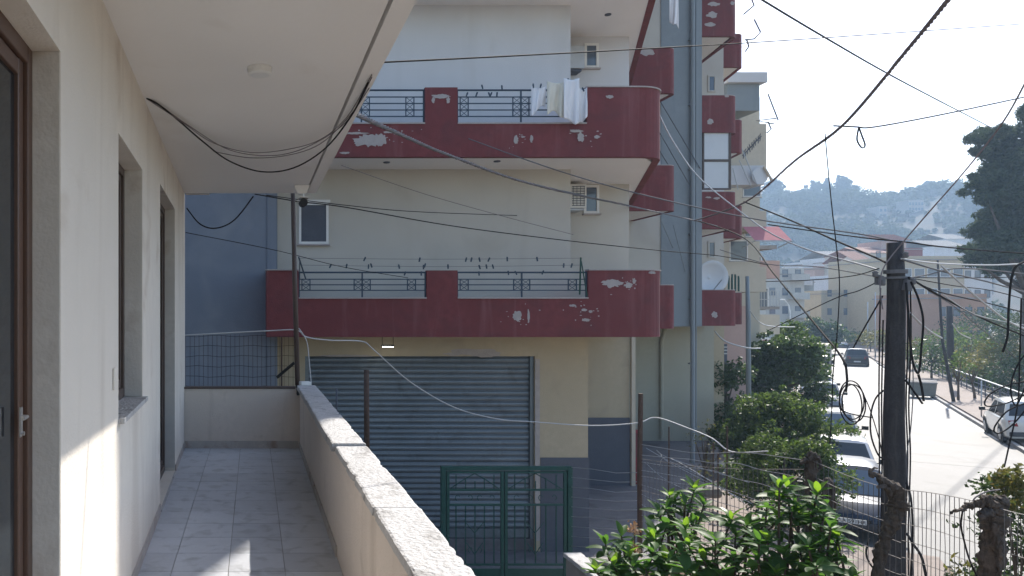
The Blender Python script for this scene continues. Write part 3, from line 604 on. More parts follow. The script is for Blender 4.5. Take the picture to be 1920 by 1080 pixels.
# ------------------------------------------------------------------ hill with its woods
def hh(x, y):
    d = y * .82 + x * .57                             # distance along the street's direction
    t = min(1, max(0, (d - 285) / 330)); t = t * t * (3 - 2 * t)
    lat = x * .82 - y * .57
    t *= 1 - max(0, d - 640) * .0009
    return ZR + t * (70 + 10 * math.exp(-((lat + 0) / 60) ** 2) - 4 * math.exp(-((lat - 52) / 12) ** 2) + 5 / (1 + math.exp(-(lat - 72) / 7)) + 6 * mnoise.noise(Vector((x * .009, y * .009, 0)))) + t * 3 * mnoise.noise(Vector((x * .03, y * .03, 2)))
gx = np.linspace(20, 880, 110); gy = np.linspace(150, 1000, 110)
V = np.array([(x, y, hh(x, y) - .5) for y in gy for x in gx]); n = len(gx)
Q = np.array([(j * n + i, j * n + i + 1, (j + 1) * n + i + 1, (j + 1) * n + i) for j in range(len(gy) - 1) for i in range(n - 1)])
struct(npmesh('hill', V, Q, M['hill'], None, True))
def leafquads(C, size, asp=.5, updir=.3, rs=None):
    """one leaf (a folded pair of quads) at each centre in C"""
    n = len(C); d = rng.normal(size=(n, 3)); d /= np.linalg.norm(d, axis=1)[:, None]
    a = rng.normal(size=(n, 3)); a[:, 2] += updir; a -= d * (a * d).sum(1)[:, None]; a /= np.linalg.norm(a, axis=1)[:, None] + 1e-9
    b = np.cross(d, a); sz = (size * rng.uniform(.65, 1.35, n))[:, None]
    tip, bas = C + d * sz * .5, C - d * sz * .5; w = sz * asp * .5; fold = a * w * .35
    V = np.stack([bas, C + b * w + fold, tip, C - b * w + fold], 1).reshape(-1, 3)
    k = np.arange(n)[:, None] * 4
    return V, (k + np.array([[0, 1, 2, 3]]))
def canopy(cens, rads, per, flat=.75, shell=.55):
    out = []
    for c, r in zip(cens, rads):
        m = int(per * r * r) if per > 0 else int(-per); d = rng.normal(size=(m, 3)); d /= np.linalg.norm(d, axis=1)[:, None]
        q = r * (shell + (1 - shell) * rng.random(m) ** .5)[:, None] * d * rng.uniform(.8, 1.12, (m, 1)); q[:, 2] *= flat; out.append(np.array(c) + q)
    return np.concatenate(out)
cen = []; rad = []
rw = random.Random(11)
def woodmask(x, y): return mnoise.noise(Vector((x * .016 + 3.3, y * .016, 1))) + .6 * mnoise.noise(Vector((x * .045, y * .045, 4)))
tries = 0
while len(cen) < 700 and tries < 40000:
    tries += 1
    y = rw.uniform(215, 500); px = rw.uniform(1425, 1850); x = PX(px, y); z = hh(x, y); d = y * .82 + x * .57
    if d < 285 or d > 640: continue
    if woodmask(x, y) < -.04 + .2 * max(0, (px - 1600) / 250) * (d > 470): continue
    r = rw.uniform(3.0, 6.2)
    if any((x - c[0]) ** 2 + (y - c[1]) ** 2 < (.62 * (r + q)) ** 2 for c, q in zip(cen, rad)): continue
    cen.append((x, y, z + r * .6)); rad.append(r)
sc_, sr_ = [], []
for _ in range(1500):
    y = rw.uniform(225, 490); x = PX(rw.uniform(1425, 1850), y); d = y * .82 + x * .57
    if d < 285 or d > 640 or rw.random() > .75 + .8 * mnoise.noise(Vector((x * .03, y * .08, 7))): continue
    r = rw.uniform(.7, 2.0); sc_.append((x, y, hh(x, y) + r * .3)); sr_.append(r)
Vv, Qq = leafquads(np.concatenate([canopy(cen, rad, -230, .85, .72), canopy(sc_, sr_, -36, .7, .5)]), 1.3, .75)
tag(npmesh('hillside_wood', Vv, Qq, M['lf_hill']), 'hazy dark green wood covering the distant hillside', 'wood', kind='stuff')
def tree(name, label, base, h, crown, leafm, leaf, per, trunk_r, group=None, flat=.75, limbs=5, lean=(0, 0), asp=.5, shell=.5, cat='tree', bark='bark'):
    """crown: list of (dx, dy, z, radius) clumps; a tapered trunk and limbs reach into them"""
    t = thing(name, label, cat, base, group); bx_, by, bz = base
    tops = sorted(crown, key=lambda c: -c[2])[:limbs]; mb = MB(); k0 = Vector((bx_ + lean[0] * .4, by + lean[1] * .4, bz + h * .4))
    mb.tube([(bx_, by, bz - .1), (bx_ + lean[0] * .1, by + lean[1] * .1, bz + h * .15), k0, (bx_ + lean[0], by + lean[1], bz + h * .72)], [trunk_r, trunk_r * .8, trunk_r * .62, trunk_r * .3], 7)
    for c in random.Random(1).sample(crown, min(len(crown), limbs)):
        e = Vector((bx_ + c[0], by + c[1], bz + c[2])); m_ = k0.lerp(e, .5) + Vector((0, 0, -.06 * h * .3)); mb.tube([k0, m_, e], [trunk_r * .5, trunk_r * .32, trunk_r * .1], 5)
    mb.build('trunk', M[bark], t, smooth=True)
    C = canopy([(bx_ + c[0], by + c[1], bz + c[2]) for c in crown], [c[3] for c in crown], per, flat, shell)
    V, Q = leafquads(C, leaf, asp); tag(npmesh('crown', V, Q, M[leafm], t), kind='stuff')
    return t
def clumps(n, rx, ry, z0, z1, r0, r1, seed, top=1.0):
    rr = random.Random(seed); out = []
    for i in range(n):
        u = rr.random(); z = z0 + (z1 - z0) * u; f = math.sin(math.pi * (.12 + .80 * u)) ** top; a = rr.uniform(0, 6.283); q = rr.random() ** .5
        out.append((rx * f * q * math.cos(a), ry * f * q * math.sin(a), z, rr.uniform(r0, r1)))
        if i % 2 == 0: out.append((rx * f * 1.15 * math.cos(a + 1), ry * f * 1.15 * math.sin(a + 1), z + rr.uniform(0, .35) * r1, rr.uniform(.25, .45) * r0)); out.append((rx * .7 * f * q * math.cos(a - 1), ry * .7 * f * q * math.sin(a - 1), z + r1 * rr.uniform(.6, 1.1), rr.uniform(.2, .4) * r0))
    return out
# trees on the hill's skyline one can tell apart
for i, (px, w, hgt, kind) in enumerate([(1617, 4.5, 8, 0), (1668, 6.5, 9, 0), (1452, 11, 16, 1), (1520, 12, 15, 1), (1545, 12, 16, 1), (1578, 13, 17, 1), (1600, 9, 10, 1), (1690, 9, 8, 1), (1715, 10, 9, 1), (1740, 12, 12, 1), (1765, 12, 12, 1), (1790, 12, 11, 1), (1815, 12, 12, 1)]):
    Y = 482; x = PX(px, Y); z = hh(x, Y) - .3
    cr = [(c[0], c[1], c[2], c[3]) for c in (clumps(9, w * .55, w * .5, hgt * .75, hgt * .95, w * .16, w * .24, 300 + i, .3) if kind == 0 else clumps(14, w * .55, w * .5, hgt * .2, hgt * .85, w * .2, w * .3, 300 + i, .6))]
    lab = {0: 'lone umbrella pine at the dip of the hill skyline', 1: 'flat-crowned umbrella pine right of the dip on the skyline'}[i] if kind == 0 else ['leftmost rounded wood crown on the skyline by the buildings', 'left crown of the tall clump on the hill skyline', 'middle left crown of the tall skyline clump', 'highest crown of the skyline clump', 'low crown ending the skyline clump at right', 'first low crown right of the flat pine', 'second low crown right of the flat pine', 'third crown in the right skyline row', 'fourth crown in the right skyline row', 'fifth crown in the right skyline row', 'last skyline crown beside the big pine'][i - 2]
    tree('pine_tree' if kind == 0 else 'hill_tree', lab, (x, Y, z), hgt, cr, 'lf_hill', 1.7, -150, .35, 'trees on the hill skyline', .6 if kind == 0 else .8, 4)
# long pale building half way up the hill
yb_ = 300
while PZ(405, yb_) > hh(PX(1692, yb_), yb_) and yb_ < 480: yb_ += 2
for (pl, pr, lab) in ((1648, 1664, 'small pale ruin half way up the hill'), (1704, 1732, 'long pale ruined building with a row of openings half way up the hill')):
    block('hillside_building', lab, PX(pl, yb_), PX(pr, yb_), yb_, yb_ + 8, 8, M['concrete'], z=hh(PX((pl + pr) / 2, yb_), yb_) - 2.5, storeys=2, cols=5 if pr - pl > 20 else 2, zb=2.8, sth=2.8, wm=M['dado'], wsize=(1.2, 1.5), par=.3)
# ------------------------------------------------------------------ street trees, shrubs and the big pine
def shrub(name, label, base, rx, ry, ztop, leafm, leaf, per, n, seed, group, r=(.35, .6), asp=.5, trunk=.07, z0=.25, flat=.8):
    h = ztop - base[2]
    return tree(name, label, base, h, clumps(n, rx, ry, h * z0, h * .9, r[0], r[1], seed, .8), leafm, leaf, per, trunk, group, flat, 10, asp=asp, cat='shrub', shell=.3)
gl = 'shrubs along the near pavement'
def gpos(px, py, z=.12): v = G(px, py, z); return (v.x, v.y, v.z)
shrub('street_shrub', 'large dark glossy tree-shrub beside the parked cars at the oval sign', (PX(1458, 33), 33, ZR + .12), 1.7, 1.7, PZ(625, 33) + .2, 'lf_dark', .17, 900, 34, 1, gl, (.6, .95), .55, .12, .12)
shrub('street_shrub', 'dense green shrub in the middle of the pavement row', (PX(1462, 23.5), 23.5, ZR + .12), 1.75, 1.5, PZ(745, 23.5) - .0, 'lf_mid', .12, 1700, 30, 2, gl, (.42, .68), .5, .08, .1)
shrub('street_shrub', 'shrub hanging over the front car at the mesh fence', (PX(1482, 17.6), 17.8, ZR + .12), 1.3, 1.1, PZ(815, 17.6), 'lf_mid', .095, 2400, 26, 3, gl, (.3, .5), .5, .07, .1)
shrub('street_shrub', 'dark low bush against the shop wall', (PX(1362, 30), 30, ZR + .12), 1.4, 1.3, PZ(672, 30), 'lf_dark', .15, 900, 16, 4, gl, (.5, .8), .5, .08, .05)
shrub('street_shrub', 'light green tree behind the oval sign', (PX(1470, 44), 44, ZR + .12), 2.2, 2.0, PZ(600, 44), 'lf_mid', .2, 600, 24, 5, gl, (.6, .9), .5, .1, .2)
shrub('street_shrub', 'small dark tree far along the left kerb', (PX(1532, 96), 96, ZR + .12), 3.2, 2.6, PZ(600, 96), 'lf_dark', .4, 160, 18, 6, gl, (.9, 1.4), .5, .12, .25)
shrub('street_shrub', 'thin bare-twigged shrub by the drainpipe wall', (PX(1322, 19.4), 19.4, ZR + .1), .45, .45, PZ(775, 19.4), 'lf_olive', .06, 300, 10, 7, gl, (.2, .35), .5, .04, .3)
gr = 'trees and shrubs along the far pavement'
for i, (s_, o_, rx, top, lm, lab, r, z0) in enumerate([
    (75, 1.2, 1.9, 618, 'lf_olive', 'round olive-green street tree behind the black car', .8, .42), (88, 1.2, 2.1, 622, 'lf_olive', 'street tree far right of the road past the black car', .8, .42), (112, 1.0, 2.6, 622, 'lf_mid', 'dark green street tree at the far end of the right pavement', .9, .4),
    (38, 1.7, 1.7, 636, 'lf_dark', 'clipped dark ball tree above the waste container', .75, .3), (49, 1.4, 1.7, 638, 'lf_olive', 'yellow-green tree just right of the wooden pole', .8, .4),
    (55, 5.0, 2.8, 612, 'lf_mid', 'light green bush at the far end of the railing', .95, .05), (46, 4.9, 2.5, 622, 'lf_mid', 'tall leafy green shrub behind the railing', .9, .05), (39, 4.9, 2.5, 640, 'lf_olive', 'brown-tipped hedge shrub in the middle of the railing', .85, .05), (33, 4.8, 2.4, 648, 'lf_olive', 'rust-coloured hedge shrub at the right edge', .85, .05), (42, 3.7, 1.3, 688, 'lf_dark', 'low dark shrub in front of the leafy one at the railing', .6, .05), (33, 3.8, 1.3, 700, 'lf_dark', 'low dark shrub near the right edge at the railing', .6, .05), (27, 4.6, 2.2, 668, 'lf_dark', 'dark shrub at the right edge over the white car', .8, .05),
    (66, 10, 4.0, 590, 'lf_dark', 'dark broad bush under the big pine', 1.3, .05), (52, 10, 3.6, 585, 'lf_pine', 'dark conifer below the pine crown', 1.3, .05), (85, 12, 4.5, 575, 'lf_pine', 'dark tree mass beyond the hedge', 1.5, .05)]):
    b_ = RD(s_, o_, .1); Y = b_.y
    shrub('street_tree' if i < 5 else 'hedge_shrub', lab, tuple(b_), rx, rx, PZ(top, Y), lm, .14 + .0015 * Y, 9000 / Y / (1 + Y / 80), 24 if i < 5 else 30, 40 + i, gr, (r * .7, r), .5, .09, z0)
# small sapling on the right pavement
sp = RD(18.9, .75, .12)
tree('sapling', 'thin-trunked sapling with a small drooping crown on the far pavement', tuple(sp), 2.6, [(-.5, 0, 2.35, .38), (.35, .2, 2.15, .4), (.0, -.2, 2.55, .4), (.7, 0, 1.95, .3), (-.2, .3, 2.0, .3)], 'lf_mid', .16, 420, .075, gr, .8, 5)
tree('sapling', 'leaning short trunk with a leafy top behind the sapling', tuple(RD(20.6, 1.7, .12)), 2.3, [(.1, 0, 2.2, .42), (.5, .2, 2.05, .36), (-.3, -.2, 2.1, .36)], 'lf_olive', .16, 420, .08, gr, .8, 3, (-.5, -.1))
# the big dark pine at the right
Yp = 62; pb = (PX(1925, Yp), Yp, ZR); cr = []
rr = random.Random(5)
for (px, py, r) in [(1850, 260, 1.7), (1880, 280, 2.2), (1915, 250, 2.0), (1910, 300, 2.6), (1860, 315, 1.7), (1842, 345, 1.2), (1885, 340, 2.4), (1850, 375, 1.4), (1890, 400, 2.6), (1840, 425, 1.3), (1865, 440, 2.0), (1850, 470, 2.0), (1890, 460, 2.6), (1830, 478, 1.2), (1925, 360, 3), (1930, 430, 3), (1960, 300, 3), (1990, 380, 3.2), (1960, 460, 3), (1950, 220, 2.2), (1925, 205, 1.1), (1990, 250, 2.6), (1868, 250, 1.1), (1838, 285, .9), (1826, 330, .7), (1822, 440, .8), (2030, 330, 3), (2020, 440, 3), (1875, 485, 1.8), (1905, 495, 2.2), (1940, 500, 2.4), (1975, 505, 2.4), (1900, 440, 2.4), (1870, 415, 1.8)]:
    q = P(px, py, Yp + rr.uniform(-2.5, 2.5)); cr.append((q.x - pb[0], q.y - pb[1], q.z - pb[2], r * .62))
    for _ in range(3): cr.append((q.x - pb[0] + rr.uniform(-1, 1) * r * .6, q.y - pb[1] + rr.uniform(-1, 1) * r * .8, q.z - pb[2] + rr.uniform(-1, 1) * r * .5, r * .42))
tree('pine_tree', 'huge dark pine towering at the right edge above the far houses', pb, 17, cr, 'lf_pine', .42, 560, .45, None, .7, 9, asp=.28, shell=.25)

# ------------------------------------------------------------------ vehicles
def car(kind, label, pos, rz, paint, group=None, plate=None, name='parked_car', glass='glass'):
    """length along local +X (front). Built from lofted sections"""
    t = thing(name, label, 'car' if kind not in ('van', 'truck') else kind, pos, group, rz, local=True)
    K = dict(hatch=(4.0, .84, .62, .88, 1.46, [(-2.0, .92), (-1.86, 1.0)], (1.0, .32, -1.35, -1.88)),
             suv=(4.5, .92, .72, 1.02, 1.68, [], (1.15, .45, -1.65, -2.15)),
             sedan=(4.5, .87, .62, .90, 1.44, [], (.95, .22, -1.15, -1.75)),
             van=(4.6, .93, .80, 1.05, 1.95, [], (1.55, .95, -2.2, -2.28)))[kind]
    L, hw, zh, zbelt, zr, _, (xw0, xw1, xr1, xr0) = K; h = L / 2; g = .2
    hood = zh + .18 if kind != 'van' else zh + .22
    st = [(-h, .45, zbelt - .12, .80), (-h + .06, .26, zbelt - .02, .94), (-h + .5, g, zbelt, 1), (xr1, g, zbelt, 1), (0, g, zbelt, 1), (xw0 - .1, g, zbelt - .01, 1), (xw0 + .12, g, zbelt - .03, 1), ((xw0 + h) / 2 + .1, g, hood + .02, .98), (h - .25, g + .02, hood - .08, .95), (h - .05, .28, hood - .2, .86), (h, .40, hood - .32, .78)]
    V = []; ns = 12
    for (x, zl, zu, wf) in st:
        w = hw * wf; zm = zl + (zu - zl) * .5
        half = [(w * .80, zl), (w * .97, zl + .08), (w, zm - .08), (w * .995, zm + .12), (w * .955, zu - .03), (w * .86, zu + .012)]
        V += [(x, -a, b) for a, b in half] + [(x, a, b) for a, b in half[::-1]]
    Fc = [(i * ns + j, (i + 1) * ns + j, (i + 1) * ns + (j + 1) % ns, i * ns + (j + 1) % ns) for i in range(len(st) - 1) for j in range(ns)]
    Fc += [tuple(range(ns)), tuple((len(st) - 1) * ns + j for j in range(ns - 1, -1, -1))]
    mb = MB().add(V, Fc)
    wb, wt = hw * .93, hw * .74                       # greenhouse
    zb = zbelt - .03; gh = [(xr0, wb, zb), (xr1, wt, zr - .06), ((xr1 + xw1) / 2, wt + .01, zr), (xw1, wt, zr - .05), (xw0, wb, zb)]
    cab = []
    for (x, w, z) in gh: cab.append((x, w, z))
    b = len(mb.v); top = [gh[1], gh[2], gh[3]]
    P_ = [(xr0, -wb, zb), (xr1, -wt, zr - .06), ((xr1 + xw1) / 2, -wt, zr - .02), (xw1, -wt, zr - .06), (xw0, -wb, zb)]
    Pm = [((xr1 + .04), -wt * .6, zr), ((xr1 + xw1) / 2, -wt * .6, zr + .035), (xw1 - .04, -wt * .6, zr)]
    Lp = P_; Rp = [(x, -y, z) for x, y, z in P_]; Lm = Pm; Rm = [(x, -y, z) for x, y, z in Pm]
    mb.v += Lp + Rp + Lm + Rm; l = lambda i: b + i
    r = lambda i: b + 5 + i
    lm = lambda i: b + 10 + i
    rm = lambda i: b + 13 + i
    mb.f += [(l(0), l(4), l(3), l(2), l(1)), (r(0), r(1), r(2), r(3), r(4)), (l(1), l(2), lm(1), lm(0)), (l(2), l(3), lm(2), lm(1)), (r(2), r(1), rm(0), rm(1)), (r(3), r(2), rm(1), rm(2)),
             (lm(0), lm(1), rm(1), rm(0)), (lm(1), lm(2), rm(2), rm(1)), (l(0), l(1), lm(0), rm(0), r(1), r(0)), (l(4), r(4), r(3), rm(2), lm(2), l(3))]
    o = mb.build('body', paint, t)
    bv = o.modifiers.new('bevel', 'BEVEL'); bv.width = .035; bv.segments = 2; bv.limit_method = 'ANGLE'; bv.angle_limit = R(28)
    o.data.shade_smooth()
    gm = M[glass]
    def panel(nm, pts, m_=gm, off=.012):
        p = [Vector(q) for q in pts]; n = (p[1] - p[0]).cross(p[2] - p[0]).normalized(); c = sum(p, Vector()) / len(p)
        if n.dot(c - Vector((0, 0, .8))) < 0: n = -n; p = p[::-1]
        k = len(p); MB().add([q + n * off for q in p] + [q - n * .02 for q in p], [tuple(range(k))] + [(i, k + i, k + (i + 1) % k, (i + 1) % k) for i in range(k)]).build(nm, m_, t)
    def lerp(a, b_, f): return tuple(a[i] + (b_[i] - a[i]) * f for i in range(3))
    f0, f1 = (xw0, wb, zb), (xw1, wt, zr - .05)
    A, B = lerp(f0, f1, .08), lerp(f0, f1, .93); panel('windshield', [(A[0], -A[1] + .07, A[2]), (A[0], A[1] - .07, A[2]), (B[0], B[1] - .07, B[2]), (B[0], -B[1] + .07, B[2])])
    f0, f1 = (xr0, wb, zb), (xr1, wt, zr - .06); A, B = lerp(f0, f1, .22), lerp(f0, f1, .9); panel('rear_window', [(A[0], -A[1] + .1, A[2]), (A[0], A[1] - .1, A[2]), (B[0], B[1] - .1, B[2]), (B[0], -B[1] + .1, B[2])])
    for sgn in (-1, 1):
        for (xa, xb) in ((xr0 + .35, (xr1 + xw0) / 2 - .06), ((xr1 + xw0) / 2 + .06, xw0 - .25)):
            za, zt_ = zb + .05, zr - .13; fa = (za - zb) / (zr - .06 - zb); ft = (zt_ - zb) / (zr - .06 - zb)
            ya, yt = wb + (wt - wb) * fa, wb + (wt - wb) * ft
            xa2 = xa + (.30 if xa < 0 and xa < xr1 + .2 and kind != 'van' else .06); xb2 = xb - (.52 if xb > .2 else .02)
            panel('side_window', [(xa, sgn * ya, za), (xb, sgn * ya, za), (xb2, sgn * yt, zt_), (xa2, sgn * yt, zt_)])
        hx = h - .10; panel('headlight', [(h - .04, sgn * hw * .48, hood - .33), (h - .12, sgn * hw * .86, hood - .30), (h - .20, sgn * hw * .86, hood - .14), (h - .08, sgn * hw * .52, hood - .18)], M['metal'], .02)
        panel('taillight', [(-h + .0, sgn * hw * .55, zbelt - .28), (-h + .03, sgn * hw * .82, zbelt - .28), (-h + .05, sgn * hw * .84, zbelt - .05), (-h + .03, sgn * hw * .60, zbelt - .05)], M['red_lens'], .02)
        mr = MB(); mr.obox((xw0 - .12, sgn * (hw + .11), zb + .13), .10, .20, .15, .0); mr.box(xw0 - .16, xw0 - .1, min(sgn * (hw - .08), sgn * (hw + .05)), max(sgn * (hw - .08), sgn * (hw + .05)), zb + .05, zb + .09); mr.build('mirror', M['black'], t, bevel=.02)
        for wx in (h - .82, -h + .78):
            wr = .31 if kind in ('hatch', 'sedan') else .34; cy = sgn * (hw - .08)
            tw = MB().lathe((wx, cy, wr), [(wr * .66, -.10), (wr * .96, -.10), (wr, -.06), (wr, .06), (wr * .96, .10), (wr * .66, .10)], 22, 'Y').build('wheel', M['tyre'], t, smooth=False)
            rm_ = MB().lathe((wx, cy + sgn * .085, wr), [(wr * .64, -.02), (wr * .64, .02)], 16, 'Y')
            for k in range(5):
                a = k * 1.2566; rm_.obox((wx + math.cos(a) * wr * .34, cy + sgn * .108, wr + math.sin(a) * wr * .34), wr * .6, .012, .05, 0, 0, -a)
            rm_.build('rim', M['metal'], tw)
            MB().lathe((wx, sgn * (hw - .012), wr + .02), [(wr + .09, -.015), (wr + .09, .018)], 20, 'Y').build('wheel_arch', M['black'], t)
    MB().box(h - .07, h + .02, -hw * .42, hw * .42, hood - .40, hood - .27).build('grille', M['black'], t, bevel=.01)
    MB().box(h - .08, h + .045, -hw * .8, hw * .8, .30, .45).build('bumper', M['bumper'], t, bevel=.03)
    MB().box(-h - .03, -h + .1, -hw * .84, hw * .84, .34, .52).build('bumper', M['bumper'], t, bevel=.03)
    for xs in ((h + .05, 1), (-h - .035, -1)):
        pl = MB().box(min(xs[0], xs[0] + .012 * xs[1]), max(xs[0], xs[0] + .012 * xs[1]), -.26, .26, .42, .53).build('number_plate', M['white_plastic'], t)
        if plate and xs[1] == 1:
            cu = bpy.data.curves.new('plate', 'FONT'); cu.body = plate; cu.size = .115; cu.align_x = 'CENTER'; cu.extrude = .002
            tmp = bpy.data.objects.new('tmp', cu); S.collection.objects.link(tmp); bpy.context.view_layer.update()
            me = bpy.data.meshes.new_from_object(tmp.evaluated_get(bpy.context.evaluated_depsgraph_get())); bpy.data.objects.remove(tmp)
            tx = link('plate_lettering', me, M['black'], pl); tx.location = (xs[0] + .0135, 0, .437); tx.rotation_euler = (R(90), 0, R(90))
    return t
M['red_lens'] = mat('red_lens', (.3, .01, .01), .2, 0); M['bumper'] = mat('bumper', (.05, .05, .055), .55, .05, 5)
cp_blue = mat('paint_dark_blue', (.015, .025, .05), .45, .03, 4, metal=.2, coat=.25); cp_silver = carpaint('paint_silver', (.45, .45, .45), .7); cp_white = carpaint('paint_white', (.72, .70, .66), 0)
cp_cream = carpaint('paint_cream', (.62, .58, .50), 0); cp_black = carpaint('paint_black', (.02, .021, .025)); cp_grey = carpaint('paint_grey', (.2, .2, .21), .5)
gc = 'cars parked along the near kerb'; face = ROADROT + math.pi
car('hatch', 'dark blue-black hatchback nearest the mesh fence, facing the camera', tuple(RD(-16.85, -5.95)), face, cp_blue, gc, 'AA 591HR', glass='glass_blue')
car('hatch', 'silver hatchback with a dark windscreen second in the parked row', tuple(RD(-12.1, -5.9)), face, cp_silver, gc)
car('hatch', 'cream car with a pale blue windscreen third in the parked row', tuple(RD(-4.3, -5.85)), face, cp_cream, gc, glass='glass_blue')
car('hatch', 'grey hatchback fourth in the parked row', tuple(RD(10.2, -5.8)), face, cp_grey, gc)
car('hatch', 'pale small car fifth in the parked row behind the shrub', tuple(RD(16.5, -5.85)), face, cp_silver, gc)
# box truck beyond the parked cars
tk = thing('parked_truck', 'boxy truck with a cream load box parked beyond the cars', 'truck', tuple(RD(33.5, -5.75)), gc, face, local=True)
MB().box(-2.6, 2.0, -1.05, 1.05, .75, 2.75).build('load_box', M['beige_wall'], tk, bevel=.03)
MB().box(2.05, 3.5, -.98, .98, .45, 2.0).build('cab', cp_grey, tk, bevel=.08)
MB().box(-2.5, 3.4, -.7, .7, .45, .74).build('chassis', M['black'], tk)
MB().box(-2.63, -2.602, -.95, .95, .85, 2.0).build('rear_door', M['dark_frame'], tk)
MB().box(3.49, 3.52, -.85, .85, 1.2, 1.85).build('windshield', M['glass'], tk)
for x in (-1.6, 2.7):
    for s in (-1, 1):
        w_ = MB().lathe((x, s * .85, .4), [(.26, -.12), (.4, -.12), (.4, .12), (.26, .12)], 18, 'Y').build('wheel', M['tyre'], tk); MB().lathe((x, s * .87, .4), [(.25, -.11), (.25, .11)], 14, 'Y').build('rim', M['metal'], w_)
for (y) in (-1.1, 1.1): MB().obox((2.9, y, 1.5), .08, .2, .3).build('mirror', M['black'], tk)
car('van', 'white van standing far down the road', tuple(RD(84, -4.6)), ROADROT, cp_white, 'vehicles far down the street')
car('suv', 'dark car beside the white van far down the road', tuple(RD(78, -7.9, .12)), face, cp_black, 'vehicles far down the street')
car('hatch', 'white-roofed car half hidden left of the far van', tuple(RD(60, -5.85)), face, cp_white, 'vehicles far down the street')
car('sedan', 'small pale car on the far right of the road end', tuple(RD(104, -1.3)), face, cp_silver, 'vehicles far down the street')
car('suv', 'black hatchback driving away along the road', tuple(RD(55, -2.05)), ROADROT, cp_black, None, name='car')
wc = car('suv', 'white car parked half on the far pavement at the right edge', tuple(RD(2.9, .65, .05)), ROADROT, cp_white, None, name='parked_car'); wc.rotation_euler = (-.065, 0, ROADROT)
# ------------------------------------------------------------------ poles and street furniture
def pole(name, label, pts, rs, m, cat='pole', n=10, group=None):
    t = thing(name, label, cat, pts[0], group); MB().tube(pts, rs, n).build('post', m, t, smooth=True); return t
YPO = 10.0
pb_ = Vector((PX(1673, YPO), YPO, ZR - .1)); pt_ = P(1680, 455, YPO)
up_ = pole('utility_pole', 'thick dark wooden utility pole draped with cables', [pb_.lerp(pt_, i / 8) + Vector((.012 * math.sin(i * 2.1), 0, 0)) for i in range(9)], [.150 - .058 * i / 8 for i in range(9)], M['wood_pole'], n=14)
mb = MB()
for (py, hh_) in ((513, .05), (523, .03)):
    c = P(1679, py, YPO); mb.lathe((c.x, c.y, c.z), [(.128, 0), (.128, hh_)], 16)
mb.tube([P(1655, 520, 9.9), P(1640, 516, 9.85)], .022, 8); mb.tube([P(1697, 522, 9.9), P(1712, 526, 9.85)], .022, 8); mb.obox(P(1650, 527, 9.86), .10, .06, .10); mb.obox(P(1702, 535, 9.86), .09, .06, .14, 0, 0, .2)
tag(mb.build('bracket', M['cable_grey'], up_), kind='stuff')
for (px, py) in ((1641, 514), (1655, 530), (1712, 528), (1698, 478)):
    c = P(px, py, 9.84); MB().lathe((c.x, c.y, c.z - .04), [(.02, 0), (.035, .02), (.025, .045), (.036, .06), (.015, .085)], 10)  .build('insulator', M['cable_grey'], up_, smooth=True)
pole('street_pole', 'grey steel pole in front of the last red balcony', [Vector((PX(1404, 27), 27, ZR)), P(1403, 600, 27), P(1401, 518, 27)], [.09, .08, .06], M['shaft'])
pole('street_pole', 'tall thin leaning pole on the far pavement', [RD(17.7, .4, .1), P(1767, 640, 43.5), P(1758, 488, 44)], [.085, .07, .05], M['wood_pole'], n=8)
pole('street_pole', 'short dark pole among the hedge shrubs', [P(1783, 690, 50), P(1780, 574, 50)], [.2, .17], M['wood_pole'], n=8)
for i, (px, top, s, lab) in enumerate([(1604, 566, 83, 'thin grey pole furthest down the right pavement'), (1619, 548, 72, 'second thin pole down the right pavement, before the cream gable'), (1653, 545, 48, 'thin pole just left of the wooden pole'), (1668, 560, 44, 'thin pole half hidden by the wooden pole')]):
    b = RD(s, .6, .1); q = P(px, top, b.y); q.x = b.x + (q.x - b.x) * .15
    pole('street_pole', lab, [b, Vector((b.x, b.y, q.z))], [.07, .05], M['galv'], n=6, group='far street poles')
lp_ = thing('street_lamp', 'white street lamp with a curved arm over the far parked cars', 'street lamp', RD(70, -7.4, .1))
b = RD(70, -7.4, .1); MB().tube([b, b + Vector((0, 0, 5.2)), b + Vector((-.2, 0, 6.1)), b + Vector((-.7, 0, 6.7))], [.09, .07, .06, .05], 8).build('post', M['white_plastic'], lp_); MB().obox(b + Vector((-.95, 0, 6.72)), .6, .22, .1).build('lamp_head', M['white_plastic'], lp_, bevel=.03)
b = RD(10.2, .45, .12); pole('sign_post', 'thin short metal post on the far pavement by the white car', [b, b + Vector((0, 0, 1.75))], [.03, .028], M['galv'], n=6)
sg = thing('oval_sign', 'small white oval sign on a thin post above the dark shrub', 'sign', (PX(1433, 38), 38, ZR))
c = P(1433, 640, 38); n = 24; MB().prismy([(c.x + .40 * math.cos(k * 2 * math.pi / n), c.z + .2 * math.sin(k * 2 * math.pi / n)) for k in range(n)], 37.96, 38.0).build('board', M['white_plastic'], sg)
rr = random.Random(9)
for row in (-.035, .06):
    mb = MB()
    for k in range(7): mb.box(c.x - .26 + k * .075, c.x - .26 + k * .075 + rr.uniform(.03, .06), 37.952, 37.958, c.z + row - .025, c.z + row + rr.uniform(.01, .03))
    tag(mb.build('lettering', M['dado'] if row < 0 else M['red_lens'], sg), kind='stuff')
MB().tube([(c.x, 38.05, ZR), (c.x, 38.05, c.z + .1)], .03, 6).build('post', M['galv'], sg)
